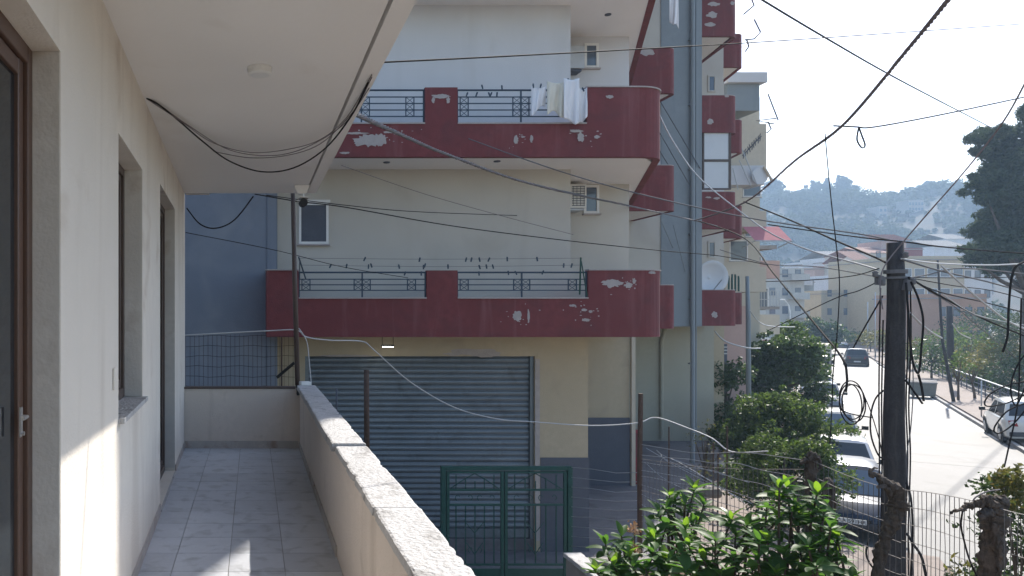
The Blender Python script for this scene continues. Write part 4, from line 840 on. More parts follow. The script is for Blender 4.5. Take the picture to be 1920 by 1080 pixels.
# railing behind the far pavement
rl = thing('railing', 'long low metal railing along the back of the far pavement', 'railing', tuple(RD(8, 2.35, .12)))
for hz, rr_, m_ in ((1.0, .035, 'galv'), (.66, .022, 'dado'), (.36, .022, 'dado')): MB().tube([RD(2, 2.35, .12 + hz), RD(50, 2.35, .12 + hz)], rr_, 6).build('rail', M[m_], rl)
for k in range(25): MB().tube([RD(2 + 2 * k, 2.35, 0), RD(2 + 2 * k, 2.35, 1.12)], .03, 6).build('post', M['dado'], rl)
bw = struct(MB().prism([tuple(RD(s, o)[:2]) for s, o in ((-5, 2.5), (60, 2.5), (60, 2.62), (-5, 2.62))][::-1], ZR - .3, ZR + .3).build('low_wall', M['concrete']))
# waste container
wb_ = thing('waste_container', 'grey-green metal waste container at the far kerb', 'container', tuple(RD(20.8, -.62, 0)), rz=ROADROT, local=True)
MB().add([(-.55, -.7, .15), (.55, -.7, .15), (.55, .7, .15), (-.55, .7, .15), (-.62, -.8, 1.15), (.62, -.8, 1.15), (.62, .8, 1.15), (-.62, .8, 1.15)], [(0, 3, 2, 1), (4, 5, 6, 7), (0, 1, 5, 4), (1, 2, 6, 5), (2, 3, 7, 6), (3, 0, 4, 7)]).build('bin_body', mat('bin_green', (.20, .205, .185), .7, .15, 3), wb_, bevel=.03)
MB().prismy([(-.66, 1.16), (.66, 1.16), (.62, 1.24), (.3, 1.36), (-.3, 1.36), (-.62, 1.24)], -.82, .82).build('lid', M['concrete'], wb_)
for x in (-.45, .45):
    for y in (-.55, .55): MB().lathe((x, y, .08), [(.08, -.03), (.08, .03)], 12, 'Y').build('wheel', M['tyre'], wb_)
wb_.scale = (.78, .78, .78)
# loose stones at the edge of the yard
def rock(label, c, r, seed):
    rr = random.Random(seed); mb = MB(); prof = []
    V = []; n = 9
    for j, (q, h) in enumerate(((.75, 0), (1, .3), (.85, .7), (.35, .95))):
        for k in range(n): a = 2 * math.pi * k / n; w = r * q * rr.uniform(.75, 1.2); V.append((c[0] + w * math.cos(a), c[1] + w * .8 * math.sin(a), c[2] + h * r * rr.uniform(.9, 1.1)))
    Fc = [(j * n + k, j * n + (k + 1) % n, (j + 1) * n + (k + 1) % n, (j + 1) * n + k) for j in range(3) for k in range(n)] + [tuple(range(n - 1, -1, -1)), tuple(range(3 * n, 4 * n))]
    tag(mb.add(V, Fc).build('rock', M['concrete'], loc=c), label, 'rock', 'stones by the yard edge')
for i, (px, py, r, lab) in enumerate([(1382, 812, .6, 'pale boulder lit by the sun between the shrubs'), (1352, 862, .35, 'upright pale stone by the stakes'), (1330, 905, .3, 'small stone at the yard corner')]):
    v = G(px, py + 8, .1); rock(lab, (v.x, v.y, v.z - .25), r, i)

# ------------------------------------------------------------------ wires
def wire(label, pts, r, m='cable', group=None, name='overhead_wire', n=5, k=6):
    q = spline([P(*p) for p in pts], k); return tag(MB().tube(q, r, n).build(name, M[m], loc=tuple(q[0]), smooth=True), label, 'wire', group)
def twisted(label, pts, r, m, pitch=.22, m2=None):
    q = spline([P(*p) for p in pts], 26); t = thing('twisted_cable', label, 'cable', tuple(q[0])); L = 0
    A = [[], [], []]
    for i, p in enumerate(q):
        if i: L += (p - q[i - 1]).length
        d = (q[min(i + 1, len(q) - 1)] - q[max(i - 1, 0)]).normalized(); a = d.cross(Vector((0, 0, 1))).normalized(); c = a.cross(d)
        for j in range(3): th = L / pitch * 2 * math.pi + j * 2.094; A[j].append(p + (a * math.cos(th) + c * math.sin(th)) * r * .55)
    for j in range(3): MB().tube(A[j], r * .52, 5).build('strand', M[m2] if m2 and j == 0 else M[m], t, smooth=True)
twisted('thick brown twisted cable rising to the upper right across the sky', [(1800, -30, 6), (1778, 0, 6.3), (1700, 95, 7.4), (1580, 235, 9.5), (1490, 302, 11.5), (1395, 380, 15), (1302, 414, 20)], .021, 'cable_brown', .3)
twisted('pale twisted service cable from the soffit edge to the downpipe', [(650, 203, 5.3), (664, 212, 5.5), (740, 247, 6.6), (850, 294, 8.4), (1000, 346, 11), (1180, 386, 15.5), (1260, 404, 18.2), (1300, 413, 20), (1345, 424, 22.5)], .020, 'cable_grey', .25, 'cable_brown')
wire('grey wire from the upper balcony front to the pole top', [(878, 260, 12.7), (1040, 318, 12.4), (1200, 364, 12), (1400, 408, 11), (1600, 437, 10.3), (1668, 450, 9.9)], .010, 'cable_grey')
wire('bright white wire sweeping down from the upper balcony corner to the pole', [(1235, 213, 13.4), (1262, 265, 13.2), (1310, 332, 12.8), (1395, 402, 12.2), (1450, 440, 11.6), (1520, 470, 11), (1600, 492, 10.4), (1648, 506, 9.9)], .011, 'cable_white')
wire('long thin wire crossing the whole upper picture', [(690, 118, 4.8), (900, 108, 5.6), (1200, 92, 7), (1500, 74, 9), (1930, 44, 12)], .0065, 'cable')
wire('thin wire slanting down from the top to the pine', [(1410, -12, 20), (1550, 72, 24), (1700, 157, 32), (1860, 240, 55)], .03, 'cable')
wire('slack grey wire with a hanging loop, right of the thick cable', [(1563, 236, 9.7), (1605, 238, 9.8), (1640, 238, 10), (1760, 216, 11), (1930, 180, 12)], .011, 'cable')
wire('small wire loop dangling under the slack wire', [(1610, 240, 9.8), (1607, 262, 9.8), (1616, 277, 9.8), (1622, 272, 9.8), (1616, 254, 9.8), (1611, 240, 9.8)], .010, 'cable')
wire('wavy wire hanging down from the thick cable across the hill', [(1547, 250, 9.9), (1552, 310, 9.9), (1560, 390, 9.9), (1568, 460, 9.9), (1574, 530, 9.9), (1570, 620, 9.9), (1562, 700, 9.9), (1560, 760, 9.9), (1556, 830, 9.9)], .0065, 'cable')
wire('wire rising from the pole to the upper right corner', [(1925, 150, 7), (1880, 230, 7.6), (1810, 320, 8.4), (1740, 400, 9.2), (1690, 458, 9.75), (1658, 500, 9.8), (1650, 535, 9.8), (1655, 580, 9.8)], .008, 'cable_brown')
wire('dark cable from the thick cable junction to the pole', [(1395, 378, 15), (1480, 412, 13.2), (1560, 448, 11.6), (1640, 482, 10.2), (1660, 492, 9.85)], .014, 'cable')
wire('dark cable dropping from the junction to the cable coil', [(1310, 414, 20), (1395, 446, 15.5), (1450, 512, 13), (1530, 610, 10.8), (1578, 670, 9.8), (1588, 705, 9.6), (1586, 735, 9.6)], .014, 'cable')
for i, (dx, dy, rx, ry, ph) in enumerate(((0, 0, 23, 36, .2), (4, 6, 22, 35, .5), (-2, 8, 21, 38, -.2))):
    q = [(1597 + dx + rx * math.cos(a) + 8 * math.sin(a) * .3, 750 + dy + ry * math.sin(a), 9.6 + .05 * math.sin(a + ph) + .02 * i) for a in np.linspace(0, 6.28, 20)]
    wire(['outer ring of the cable coil hanging left of the pole', 'middle ring of the cable coil hanging left of the pole', 'lower ring of the cable coil hanging left of the pole'][i], q, .008, 'cable', 'rings of the hanging coil', 'cable_coil', k=3)
wire('cable from the coil to the pole', [(1575, 768, 9.6), (1600, 777, 9.65), (1636, 783, 9.7)], .008)
wire('thin cable dropping from the coil down to the pole', [(1617, 735, 9.6), (1632, 770, 9.7), (1650, 830, 9.75), (1654, 860, 9.8)], .006)
wire('bowed cable loop on the left of the pole', [(1660, 730, 9.82), (1643, 745, 9.8), (1633, 775, 9.8), (1633, 815, 9.8), (1645, 850, 9.8), (1657, 862, 9.84)], .010)
for i, (x, lab, t0) in enumerate(((1651, 'outermost cable strapped down the left of the pole', 540), (1656, 'inner cable strapped down the left of the pole', 600), (1702, 'cable strapped down the right of the pole', 530), (1707, 'slack cable down the right of the pole', 540))):
    wire(lab, [(x, t0, 9.86), (x - 2 + i, 640, 9.84), (x - 3, 760, 9.83), (x - 2 * (i < 2) , 860, 9.83), (x - 4, 1000, 9.83), (x - 3, 1130, 9.83)], .009, 'cable', 'cables strapped to the pole')
wire('thin light wire held off the right of the pole', [(1700, 560, 9.82), (1712, 700, 9.8), (1708, 800, 9.8), (1700, 860, 9.82), (1706, 960, 9.8), (1712, 1080, 9.8)], .006, 'cable_grey')
wire('black cable loop hanging right of the pole, inner', [(1699, 530, 9.8), (1704, 600, 9.7), (1710, 670, 9.7), (1722, 700, 9.7), (1728, 650, 9.7), (1731, 600, 9.7), (1722, 560, 9.7), (1708, 528, 9.75)], .013)
wire('black cable tail with a cut end right of the pole', [(1722, 702, 9.7), (1728, 725, 9.7), (1732, 752, 9.7)], .014)
wire('bent black cable reaching from the pole to the cut end', [(1697, 712, 9.8), (1708, 726, 9.75), (1730, 757, 9.7)], .013)
wire('looped black cable at the foot of the pole', [(1700, 1000, 9.7), (1712, 1020, 9.6), (1728, 1045, 9.6), (1738, 1090, 9.6)], .016)
wire('short dark cable bow low on the pole', [(1630, 1010, 9.7), (1624, 1035, 9.65), (1630, 1055, 9.65), (1645, 1075, 9.7)], .012)
wire('long black cable bowing out low on the right of the pole', [(1699, 905, 9.8), (1708, 935, 9.7), (1711, 1000, 9.65), (1708, 1090, 9.65)], .012)
fan = [('upper pale cable fanning right from the pole', [(1690, 485, 9.85), (1760, 494, 10.4), (1860, 497, 11.2), (1935, 493, 12)], .011, 'cable_white'), ('second pale cable fanning right, dropping to the edge', [(1690, 486, 9.85), (1760, 507, 10.4), (1850, 528, 11.2), (1935, 552, 12)], .012, 'cable_grey'),
       ('bright white cable dropping steeply to the right edge', [(1766, 499, 10.4), (1800, 530, 10.6), (1850, 572, 10.9), (1890, 602, 11.1), (1935, 622, 11.4)], .013, 'cable_white'), ('cable rising from the pole bracket to the right edge', [(1706, 521, 9.85), (1740, 515, 10.2), (1805, 503, 10.8), (1935, 515, 12)], .010, 'cable_grey'),
       ('level thin cable right of the pole', [(1706, 520, 9.85), (1800, 521, 10.8), (1935, 519, 12)], .006, 'cable'), ('thin sagging cable right of the pole', [(1706, 521, 9.85), (1790, 536, 10.8), (1860, 545, 11.5), (1935, 565, 12)], .007, 'cable'),
       ('thick dark cable dropping right into the hedge', [(1704, 520, 9.85), (1745, 545, 10.2), (1800, 575, 10.8), (1860, 605, 11.4), (1935, 635, 12)], .014, 'cable'), ('dark cable below the thick one', [(1704, 523, 9.85), (1760, 547, 10.3), (1850, 568, 11.2), (1935, 590, 12)], .009, 'cable'),
       ('thin grey cable through the tangle to the lower right', [(1740, 545, 10.2), (1790, 575, 10.6), (1850, 625, 11), (1905, 672, 11.3)], .006, 'cable_grey'), ('pale thin cable in the lower tangle', [(1790, 580, 10.6), (1850, 598, 11), (1935, 628, 11.6)], .007, 'cable_grey'), ('second pale thin cable in the lower tangle', [(1760, 545, 10.4), (1830, 590, 10.9), (1935, 612, 11.6)], .006, 'cable_white'),
       ('short white cable ending in the hedge', [(1786, 607, 10.5), (1800, 625, 10.6), (1820, 635, 10.7)], .008, 'cable_white'), ('long pale cable through the tangle past the tall leaning pole', [(1706, 586, 9.85), (1722, 602, 10), (1745, 622, 10.3), (1766, 634, 10.5)], .011, 'cable_white')]
for lab, pts, r, m in fan: wire(lab, pts, r, m, 'cables fanning right from the pole')
wire('dark wire passing over the pole top to the right edge', [(1440, 421, 13), (1560, 438, 11.6), (1640, 448, 10.4), (1700, 454, 10.15), (1760, 462, 10.4), (1850, 470, 11.2), (1935, 476, 12)], .010, 'cable')
wire('black drooping cable at the right edge', [(1925, 490, 9), (1905, 500, 9), (1896, 525, 9), (1891, 580, 9), (1889, 630, 9), (1880, 660, 9)], .012)
lop = [('large cable ring hanging at the right edge', [(1925, 715, 8.6), (1890, 722, 8.6), (1858, 738, 8.6), (1846, 755, 8.6), (1855, 762, 8.6), (1890, 755, 8.6), (1925, 738, 8.6)]), ('second large cable ring at the right edge', [(1925, 755, 8.6), (1890, 770, 8.6), (1868, 795, 8.6), (1864, 808, 8.6), (1875, 812, 8.6), (1900, 795, 8.6), (1925, 765, 8.6)]), ('narrow cable ring at the right edge', [(1925, 660, 8.6), (1905, 690, 8.6), (1895, 730, 8.6), (1905, 760, 8.6), (1925, 720, 8.6)]), ('vertical cable beside the rings', [(1915, 560, 8.6), (1912, 680, 8.6), (1908, 760, 8.6), (1890, 845, 8.6), (1872, 925, 8.6)])]
for lab, pts in lop: wire(lab, pts, .008, 'cable', 'cable rings at the right edge')
left = [('wire from the left of the pole across the houses, upper', [(1648, 503, 9.85), (1600, 517, 10.4), (1520, 525, 11.5), (1436, 528, 13)], .007, 'cable'), ('wire from the left of the pole across the houses, lower', [(1652, 525, 9.85), (1610, 545, 10.2), (1560, 562, 10.8), (1440, 620, 13)], .007, 'cable'), ('straight cable from the pole down over the road', [(1655, 555, 9.85), (1628, 602, 10.3), (1600, 652, 11)], .010, 'cable'), ('thin pale wire at the level of the far roofs', [(1350, 468, 14), (1440, 495, 13), (1530, 500, 11.8), (1650, 520, 9.9)], .007, 'cable_grey')]
for lab, pts, r, m in left: wire(lab, pts, r, m, 'cables left of the pole')
wire('long wire over the lower balcony from the soffit end to the street', [(478, 364, 9), (560, 378, 9.6), (650, 389, 10.2), (850, 424, 11.3), (1070, 452, 12.5), (1240, 470, 13.2), (1350, 480, 13.6), (1440, 497, 13)], .008, 'cable')
wire('thin wire from the soffit end to the recess wall', [(500, 366, 9), (640, 384, 10.5), (800, 398, 12.2), (1070, 407, 15.5)], .006, 'cable')
wire('faint wire from the blue wall to the lower railing', [(348, 436, 9.1), (520, 470, 10.5), (640, 500, 11.4), (765, 521, 12.4)], .005, 'cable')
wire('faint thin wire across the cream wall', [(640, 310, 11), (800, 365, 12.2), (960, 410, 13), (1075, 440, 13.6)], .005, 'cable_brown')
wire('drooping cable under the soffit end at the blue wall', [(350, 390, 8.9), (375, 420, 8.9), (405, 428, 8.9), (440, 412, 8.9), (475, 368, 8.85)], .008, 'cable')
wire('black cable sagging under the soffit from the house wall', [(275, 184, 4.93), (300, 198, 5.05), (335, 226, 5.4), (380, 265, 5.9), (430, 302, 6.4), (490, 322, 6.5), (550, 315, 6.3), (610, 278, 5.8), (660, 215, 5.2), (690, 155, 4.5)], .0062, 'cable')
for i, (dy, lab, pts) in enumerate(((0, 'upper thin wire of the soffit bundle', [(275, 185, 4.93), (340, 228, 5.4), (400, 268, 5.95), (470, 286, 6.1), (540, 280, 6.1), (600, 262, 5.8), (650, 220, 5.3), (697, 140, 4.4)]), (4, 'middle thin wire of the soffit bundle', [(290, 190, 4.98), (360, 240, 5.6), (430, 281, 6.2), (500, 292, 6.3), (560, 282, 6.1), (625, 248, 5.7), (662, 212, 5.25), (697, 145, 4.45)]), (8, 'lower thin wire of the soffit bundle', [(400, 284, 6.4), (470, 296, 6.4), (540, 291, 6.2), (600, 270, 5.9), (655, 218, 5.3), (692, 165, 4.6)]))):
    wire(lab, pts, .0035, 'cable_brown', 'thin wires under the soffit')
wire('white wire from the balcony end over the yard to the shrubs', [(340, 629, 9.3), (430, 624, 9.3), (510, 620, 9.3), (556, 619, 9.25), (575, 632, 9.3), (620, 638, 9.5), (678, 640, 9.8), (700, 655, 9.8), (768, 715, 10), (850, 763, 10.2), (930, 785, 10.2), (1000, 791, 10.2), (1110, 798, 10.1), (1195, 793, 10), (1230, 783, 10.0), (1290, 803, 9.6), (1335, 822, 9.2), (1372, 847, 9), (1440, 846, 8.6)], .008, 'cable_white')
wire('white wire hanging down the balcony end post', [(560, 615, 9.2), (575, 640, 9.2), (580, 680, 9.2), (584, 725, 9.1)], .006, 'cable_white')
wire('short white cable stub by the drainpipe', [(1340, 621, 25), (1360, 640, 25), (1400, 652, 25.5), (1425, 653, 26)], .025, 'cable_white')
wire('white cable across the grey pole to the far shrub', [(1406, 582, 26.5), (1425, 605, 27), (1450, 612, 28), (1490, 613, 30)], .02, 'cable_white')
for i, (a, b) in enumerate((((1216, 212, 19.6), (1292, 345, 21.8)), ((1238, 190, 20.5), (1314, 318, 22)), ((1232, 275, 20.5), (1260, 320, 21.8)), ((1240, 415, 21), (1262, 465, 21.8)), ((1262, 420, 21.5), (1285, 510, 21.9)))):
    wire(['diagonal wire across the shaft, lower', 'diagonal wire across the shaft, upper', 'short diagonal wire at the shaft edge', 'pale short diagonal wire low on the shaft', 'pale long diagonal wire low on the shaft'][i], [a, tuple((np.array(a) + np.array(b)) / 2), b], .012, 'dado' if i < 3 else 'shaft', 'diagonal wires on the grey shaft')

# ------------------------------------------------------------------ small things on our balcony
cl = thing('ceiling_light', 'round white ceiling light on the soffit', 'lamp', (PX(487, 4.32), 4.32, ZC))
c = cl.location; MB().lathe((c.x, c.y, ZC - .045), [(.055, 0), (.068, .008), (.07, .03)], 24).build('diffuser', M['white_plastic'], cl, smooth=False); MB().lathe((c.x, c.y, ZC - .016), [(.073, 0), (.073, .015)], 24).build('base', M['white_plastic'], cl)
cc = thing('security_camera', 'small dark security camera on a bracket at the soffit corner', 'camera', tuple(P(566, 340, 8.3)))
a = P(566, 337, 8.3); a.z = ZC - .004
MB().add([(a.x - .085, a.y - .05, a.z), (a.x + .085, a.y - .05, a.z), (a.x + .085, a.y + .05, a.z), (a.x - .085, a.y + .05, a.z), (a.x - .05, a.y - .03, a.z - .09), (a.x + .05, a.y - .03, a.z - .09), (a.x + .05, a.y + .03, a.z - .09), (a.x - .05, a.y + .03, a.z - .09)], [(0, 3, 2, 1)[::-1], (4, 5, 6, 7)[::-1], (0, 1, 5, 4), (1, 2, 6, 5), (2, 3, 7, 6), (3, 0, 4, 7)]).build('bracket', M['soffit'], cc)
MB().tube([(a.x + .01, a.y, a.z - .09), (a.x + .015, a.y, a.z - .15)], .015, 8).build('arm', M['white_plastic'], cc)
MB().tube([(a.x + .015, a.y + .10, a.z - .185), (a.x + .015, a.y - .10, a.z - .20)], .045, 14).build('camera_body', M['black'], cc, smooth=False)
MB().box(a.x - .035, a.x + .065, a.y - .12, a.y + .1, a.z - .148, a.z - .14).build('sun_shield', M['white_plastic'], cc)
pole('balcony_post', 'thin dark leaning post at the end of the balcony', [P(558, 722, 8.98), P(553, 540, 8.98), P(549, 362, 8.98)], [.03, .03, .026], M['dark_frame'], 'post', 8)
jb = tag(MB().obox(P(572, 719, 8.9), .12, .1, .045, .2).build('junction_box', M['white_plastic'], loc=tuple(P(572, 719, 8.9)), bevel=.005), 'small white box on the parapet corner', 'box')
dw = thing('strap', 'black strap wrapped on the parapet corner', 'strap', tuple(P(557, 730, 8.84))); MB().tube([P(556, 722, 8.83), P(557, 728, 8.83), P(558, 737, 8.83)], .012, 6).build('band', M['black'], dw); MB().tube([P(558, 736, 8.82), P(559, 741, 8.82)], .018, 6).build('buckle', M['black'], dw)
mf = thing('wire_fence', 'fine mesh fence beyond the end wall against the blue building', 'fence', tuple(P(450, 725, 9.6)))
mb = MB()
for i in range(26): mb.tube([P(348 + 8.4 * i, 628 + 1.5 * math.sin(i), 9.6), P(348 + 8.4 * i, 740, 9.6)], .0022, 3)
for j in range(6): mb.tube([P(348 + 21 * k, 630 + j * 19 + 1.6 * math.sin(k * 1.7 + j), 9.6) for k in range(11)], .0028, 3)
tag(mb.build('wire_mesh', M['cable'], mf), kind='stuff'); MB().tube([P(528, 632, 9.6), P(528, 760, 9.6)], .012, 6).build('post', M['rust'], mf); MB().tube([P(519, 708, 9.58), P(552, 680, 9.58)], .022, 6).build('brace', M['black'], mf)
pole('rusty_post', 'rusty brown post behind the parapet in front of the shutter', [P(688, 860, 11.2), P(687, 694, 11.2)], [.045, .042], M['rust'], 'post', 6)
pole('thin_stake', 'thin dark stake beside the parapet in front of the shutter', [P(631, 790, 11), P(631, 728, 11)], [.014, .013], M['dado'], 'stake', 6)
# ------------------------------------------------------------------ things fixed to the red-balconied building
ac = thing('air_conditioner', 'white air conditioner unit beside the lower recess window', 'air conditioner', (6.5, 15.5, PZ(392, 15.35)))
z0, z1 = PZ(390, 15.3), PZ(345, 15.3); x1 = PX(1100, 15.3)
MB().box(x1 - .78, x1, 15.3, 15.6, z0, z1).build('casing', M['white_plastic'], ac, bevel=.012)
mb = MB()
for k in range(9): zz = z0 + .05 + (z1 - z0 - .1) * k / 8; mb.box(x1 - .30, x1 - .04, 15.288, 15.299, zz - .006, zz + .006)
for k in range(4): xx = x1 - .28 + .075 * k; mb.box(xx - .005, xx + .005, 15.286, 15.2875, z0 + .04, z1 - .04)
tag(mb.build('grille', M['dado'], ac), kind='stuff'); MB().box(x1 - .7, x1 - .05, 15.3, 15.695, z0 - .05, z0 - .012).build('bracket', M['galv'], ac)
ac2 = thing('air_conditioner', 'slim air conditioner beside the upper recess window', 'air conditioner', (6.6, 15.5, PZ(125, 15.5)))
x1 = PX(1096, 15.4); MB().box(x1 - .75, x1, 15.4, 15.62, PZ(128, 15.4), PZ(85, 15.4)).build('casing', M['galv'], ac2, bevel=.01); MB().box(x1 - .7, x1 - .05, 15.42, 15.695, PZ(133, 15.4), PZ(129, 15.4)).build('bracket', M['dado'], ac2)
ld = thing('flood_light', 'small lit lamp hanging under the lower red balcony', 'lamp', tuple(P(727, 650, 13.6)))
c = P(727, 648, 13.6); MB().box(c.x - .11, c.x + .11, 13.55, 13.65, c.z - .015, c.z + .015).build('housing', M['black'], ld); MB().box(c.x - .09, c.x + .09, 13.54, 13.64, c.z - .028, c.z - .016).build('lamp_glass', M['lamp_glint'], ld)
for sx in (-.1, .1): MB().tube([(c.x + sx, 13.6, c.z), (c.x + sx, 13.6, LB[0] + .012)], .006, 5).build('hanger', M['black'], ld)
def cloth(label, px0, px1, py0, py1, Y, m, seed, stripe=None):
    rr = random.Random(seed); n, h = 22, 22; mb = MB(); V = []; f1, f2 = rr.uniform(5, 9), rr.uniform(12, 19)
    for j in range(h + 1):
        for i in range(n + 1):
            u, v_ = i / n, j / h; px = px0 + (px1 - px0) * (u + .05 * math.sin(v_ * 5 + seed) * (1 - abs(2 * u - 1)) * v_); py = py0 + (py1 - py0) * v_ + (9 * math.sin(u * 3.1 + seed * 2) + 4 * math.sin(u * f1 + seed)) * v_ * .8 + 4 * math.sin(u * math.pi) * (1 - v_)
            V.append(P(px, py, Y + (.04 * math.sin(u * f1 + seed + v_ * 2.2) + .02 * math.sin(u * f2 + 3 * v_ + seed)) * (.35 + .65 * v_)))
    mb.add(V, [(j * (n + 1) + i, j * (n + 1) + i + 1, (j + 1) * (n + 1) + i + 1, (j + 1) * (n + 1) + i) for j in range(h) for i in range(n)])
    o = mb.build('laundry', M[m], loc=tuple(V[0]), smooth=True); so_ = o.modifiers.new('solid', 'SOLIDIFY'); so_.thickness = .006
    return tag(o, label, 'laundry', 'washing on the upper balcony railing')
cloth('white shirt, leftmost of the washing on the upper railing', 996, 1023, 162, 208, 12.78, 'cloth_white', 1)
cloth('cream towel second in the washing on the upper railing', 1026, 1062, 152, 218, 12.74, 'cloth_cream', 2)
cloth('tall white garment third in the washing on the upper railing', 1057, 1086, 146, 224, 12.68, 'cloth_white', 3)
cloth('narrow white cloth, rightmost of the washing at the red pier', 1083, 1101, 164, 227, 12.76, 'cloth_white', 4)
cloth('pale garment hanging high in front of the grey shaft', 1255, 1272, -12, 50, 19.4, 'cloth_white', 5)
def clothesline(label, pts, r=.003): return wire(label, pts, r, 'cable_grey', 'clothes lines of the lower balcony', 'clothes_line', 4, 4)
clothesline('upper clothes line over the lower balcony railing', [(562, 484, 12.55), (820, 486, 12.55), (1091, 484, 12.55)]); clothesline('lower clothes line over the lower balcony railing', [(565, 497, 12.62), (820, 500, 12.62), (1091, 497, 12.62)])
cb = thing('line_bracket', 'dark slanting clothes line bracket at the left pier', 'bracket', tuple(P(570, 520, 12.8))); MB().tube([P(560, 482, 12.55), P(573, 522, 12.88)], .014, 6).build('arm', M['rail'], cb); MB().tube([P(562, 490, 12.6), P(562, 522, 12.88)], .008, 6).build('brace', M['rail'], cb)
cb = thing('line_bracket', 'green clothes line frame at the right end of the lower railing', 'bracket', tuple(P(1090, 550, 12.8))); MB().tube([P(1089, 483, 12.55), P(1087, 552, 12.86)], .014, 6).build('arm', M['gate'], cb); MB().tube([P(1090, 490, 12.6), P(1101, 555, 12.86)], .010, 6).build('brace', M['gate'], cb)
pegs = [(684, 485), (787, 486), (874, 486), (884, 486), (899, 486), (917, 486), (951, 485), (1007, 485), (620, 498), (650, 498), (691, 499), (696, 497), (748, 499), (794, 500), (797, 497), (840, 499), (899, 500), (912, 499), (924, 499), (1057, 497), (1072, 497), (898, 512), (953, 511), (967, 511), (760, 512), (790, 512), (1018, 510)]
pm = [MB().box(-.012, .012, -.006, .006, -.045, .03).box(-.015, .015, -.008, .008, -.004, .004)]
pme = bpy.data.meshes.new('clothes_peg'); pme.from_pydata(pm[0].v, [], pm[0].f); pme.update()
def peg(px, py, Y, lab, grp):
    o = link('clothes_peg', pme, M['rail']); o.location = P(px, py, Y); o.rotation_euler = (0, random.uniform(-.5, .5), random.uniform(-.6, .6)); tag(o, lab, 'clothes peg', grp)
for (px, py) in pegs: peg(px, py, 12.55 if py < 492 else 12.62 if py < 505 else 12.94, 'dark clothes peg clipped above the lower balcony railing', 'pegs on the lower balcony')
for (px, py) in ((904, 162), (941, 163), (876, 176), (894, 176), (917, 176), (921, 176), (932, 176), (1000, 160), (1014, 160), (1064, 150), (1093, 167)): peg(px, py, 12.72 if px > 990 else 12.94, 'dark clothes peg clipped on the upper balcony railing', 'pegs on the upper balcony')
# satellite dish and odd bits on the lower balcony beyond the shaft
ds = thing('satellite_dish', 'large white satellite dish on the low red balcony beyond the shaft', 'satellite dish', tuple(P(1335, 545, 24.4)))
c = P(1332, 520, 24.35); V = []; n = 20
for j in range(6):
    for k in range(n): a = 2 * math.pi * k / n; q = .52 * j / 5; V.append((c.x + q * math.cos(a), c.y - .1 + .22 * (j / 5) ** 2 * -1 + .2, c.z + q * math.sin(a) * 1.05))
d_ = MB().add(V, [(j * n + k, j * n + (k + 1) % n, (j + 1) * n + (k + 1) % n, (j + 1) * n + k) for j in range(5) for k in range(n)]).build('dish', M['frosted'], ds, smooth=True); d_.modifiers.new('s', 'SOLIDIFY').thickness = .015
MB().tube([(c.x, c.y + .12, c.z), (c.x, c.y + .3, c.z - .3), (c.x, c.y + .3, LB[0] + .15)], .03, 8).build('stand', M['galv'], ds); MB().tube([(c.x, c.y - .05, c.z - .5), (c.x, c.y - .6, c.z - .1)], .015, 6).build('feed_arm', M['galv'], ds)
# folding clothes racks hung outside the far balconies
for i, (pts, lab) in enumerate(((((1408, -5), (1414, 10), (1394, 27)), 'highest wire drying rack at the far red balconies'), (((1414, 36), (1426, 60), (1414, 73), (1396, 75)), 'bent wire drying rack outside the top far balcony'), (((1400, 74), (1404, 87), (1397, 97)), 'small wire drying rack below the bent one'), (((1440, 176), (1459, 225), (1450, 232), (1418, 226), (1455, 222)), 'wire drying rack outside the beige block'), (((1440, 228), (1446, 242), (1438, 249)), 'small wire rack below the beige block rack'))):
    Y = 27.3 if i < 3 else 31; tag(MB().tube([P(x, y, Y) for x, y in pts], .028, 5).build('drying_rack', M['dado'], loc=tuple(P(*pts[0], Y))), lab, 'drying rack', 'drying racks outside balconies')
gn = thing('green_screen', 'green netting screen on the low far balcony', 'screen', tuple(P(1375, 545, 25)))
for k in range(8): MB().box(PX(1366 + k * 3.1, 25), PX(1366 + k * 3.1 + 2.2, 25), 25 + .1 * (k % 2), 25.03 + .1 * (k % 2), PZ(546, 25), PZ(520 - 3 * (k % 3), 25)).build('slat', M['gate'], gn)
fx = thing('red_extinguisher_box', 'tall narrow red box by the corner of the recess', 'box', tuple(P(1190, 868, 19.6))); MB().box(PX(1182, 19.6), PX(1197, 19.6), 19.6, 19.8, .1, PZ(806, 19.6)).build('case', mat('box_red', (.25, .02, .03), .5, .1, 4), fx, bevel=.02); MB().box(PX(1184, 19.6), PX(1195, 19.6), 19.59, 19.599, PZ(858, 19.6), PZ(812, 19.6)).build('door', M['red_paint'], fx)
# ------------------------------------------------------------------ garden: retaining wall, gate, fence, vines, plants
struct(MB().prism([(4.22, -2), (5.62, -2), (5.62, 9.4), (4.22, 9.4)], -.6, 1.36).build('garden_bed', M['soil']))
gw = thing('garden_wall', 'rough concrete garden wall with a pale top beside the green gate', 'wall', (4.1, 9.5, 0))
MB().box(4.02, 4.2, -2, 9.42, -.5, 1.46).build('wall', M['concrete'], gw); MB().box(4.02, 5.7, 9.42, 9.6, -.5, 1.46).build('wall', M['concrete'], gw); MB().box(5.63, 5.78, -2, 9.41, -.7, 1.42).build('wall', M['concrete'], gw)
stone(3.99, 4.23, 2, 9.62, 1.462, 1.515, 77, 24).build('coping_stone', M['coping'], gw)
YG = 11.0
gt = thing('metal_gate', 'dark green double metal gate with scrollwork in front of the shutter', 'gate', tuple(P(950, 1080, YG)))
x0, x1, xm = PX(831, YG), PX(1068, YG), PX(945, YG); zt_, zb_ = PZ(874, YG), .18
f = MB()
for x in (x0, x1): f.box(x - .035, x + .035, YG - .03, YG + .04, .1, zt_)
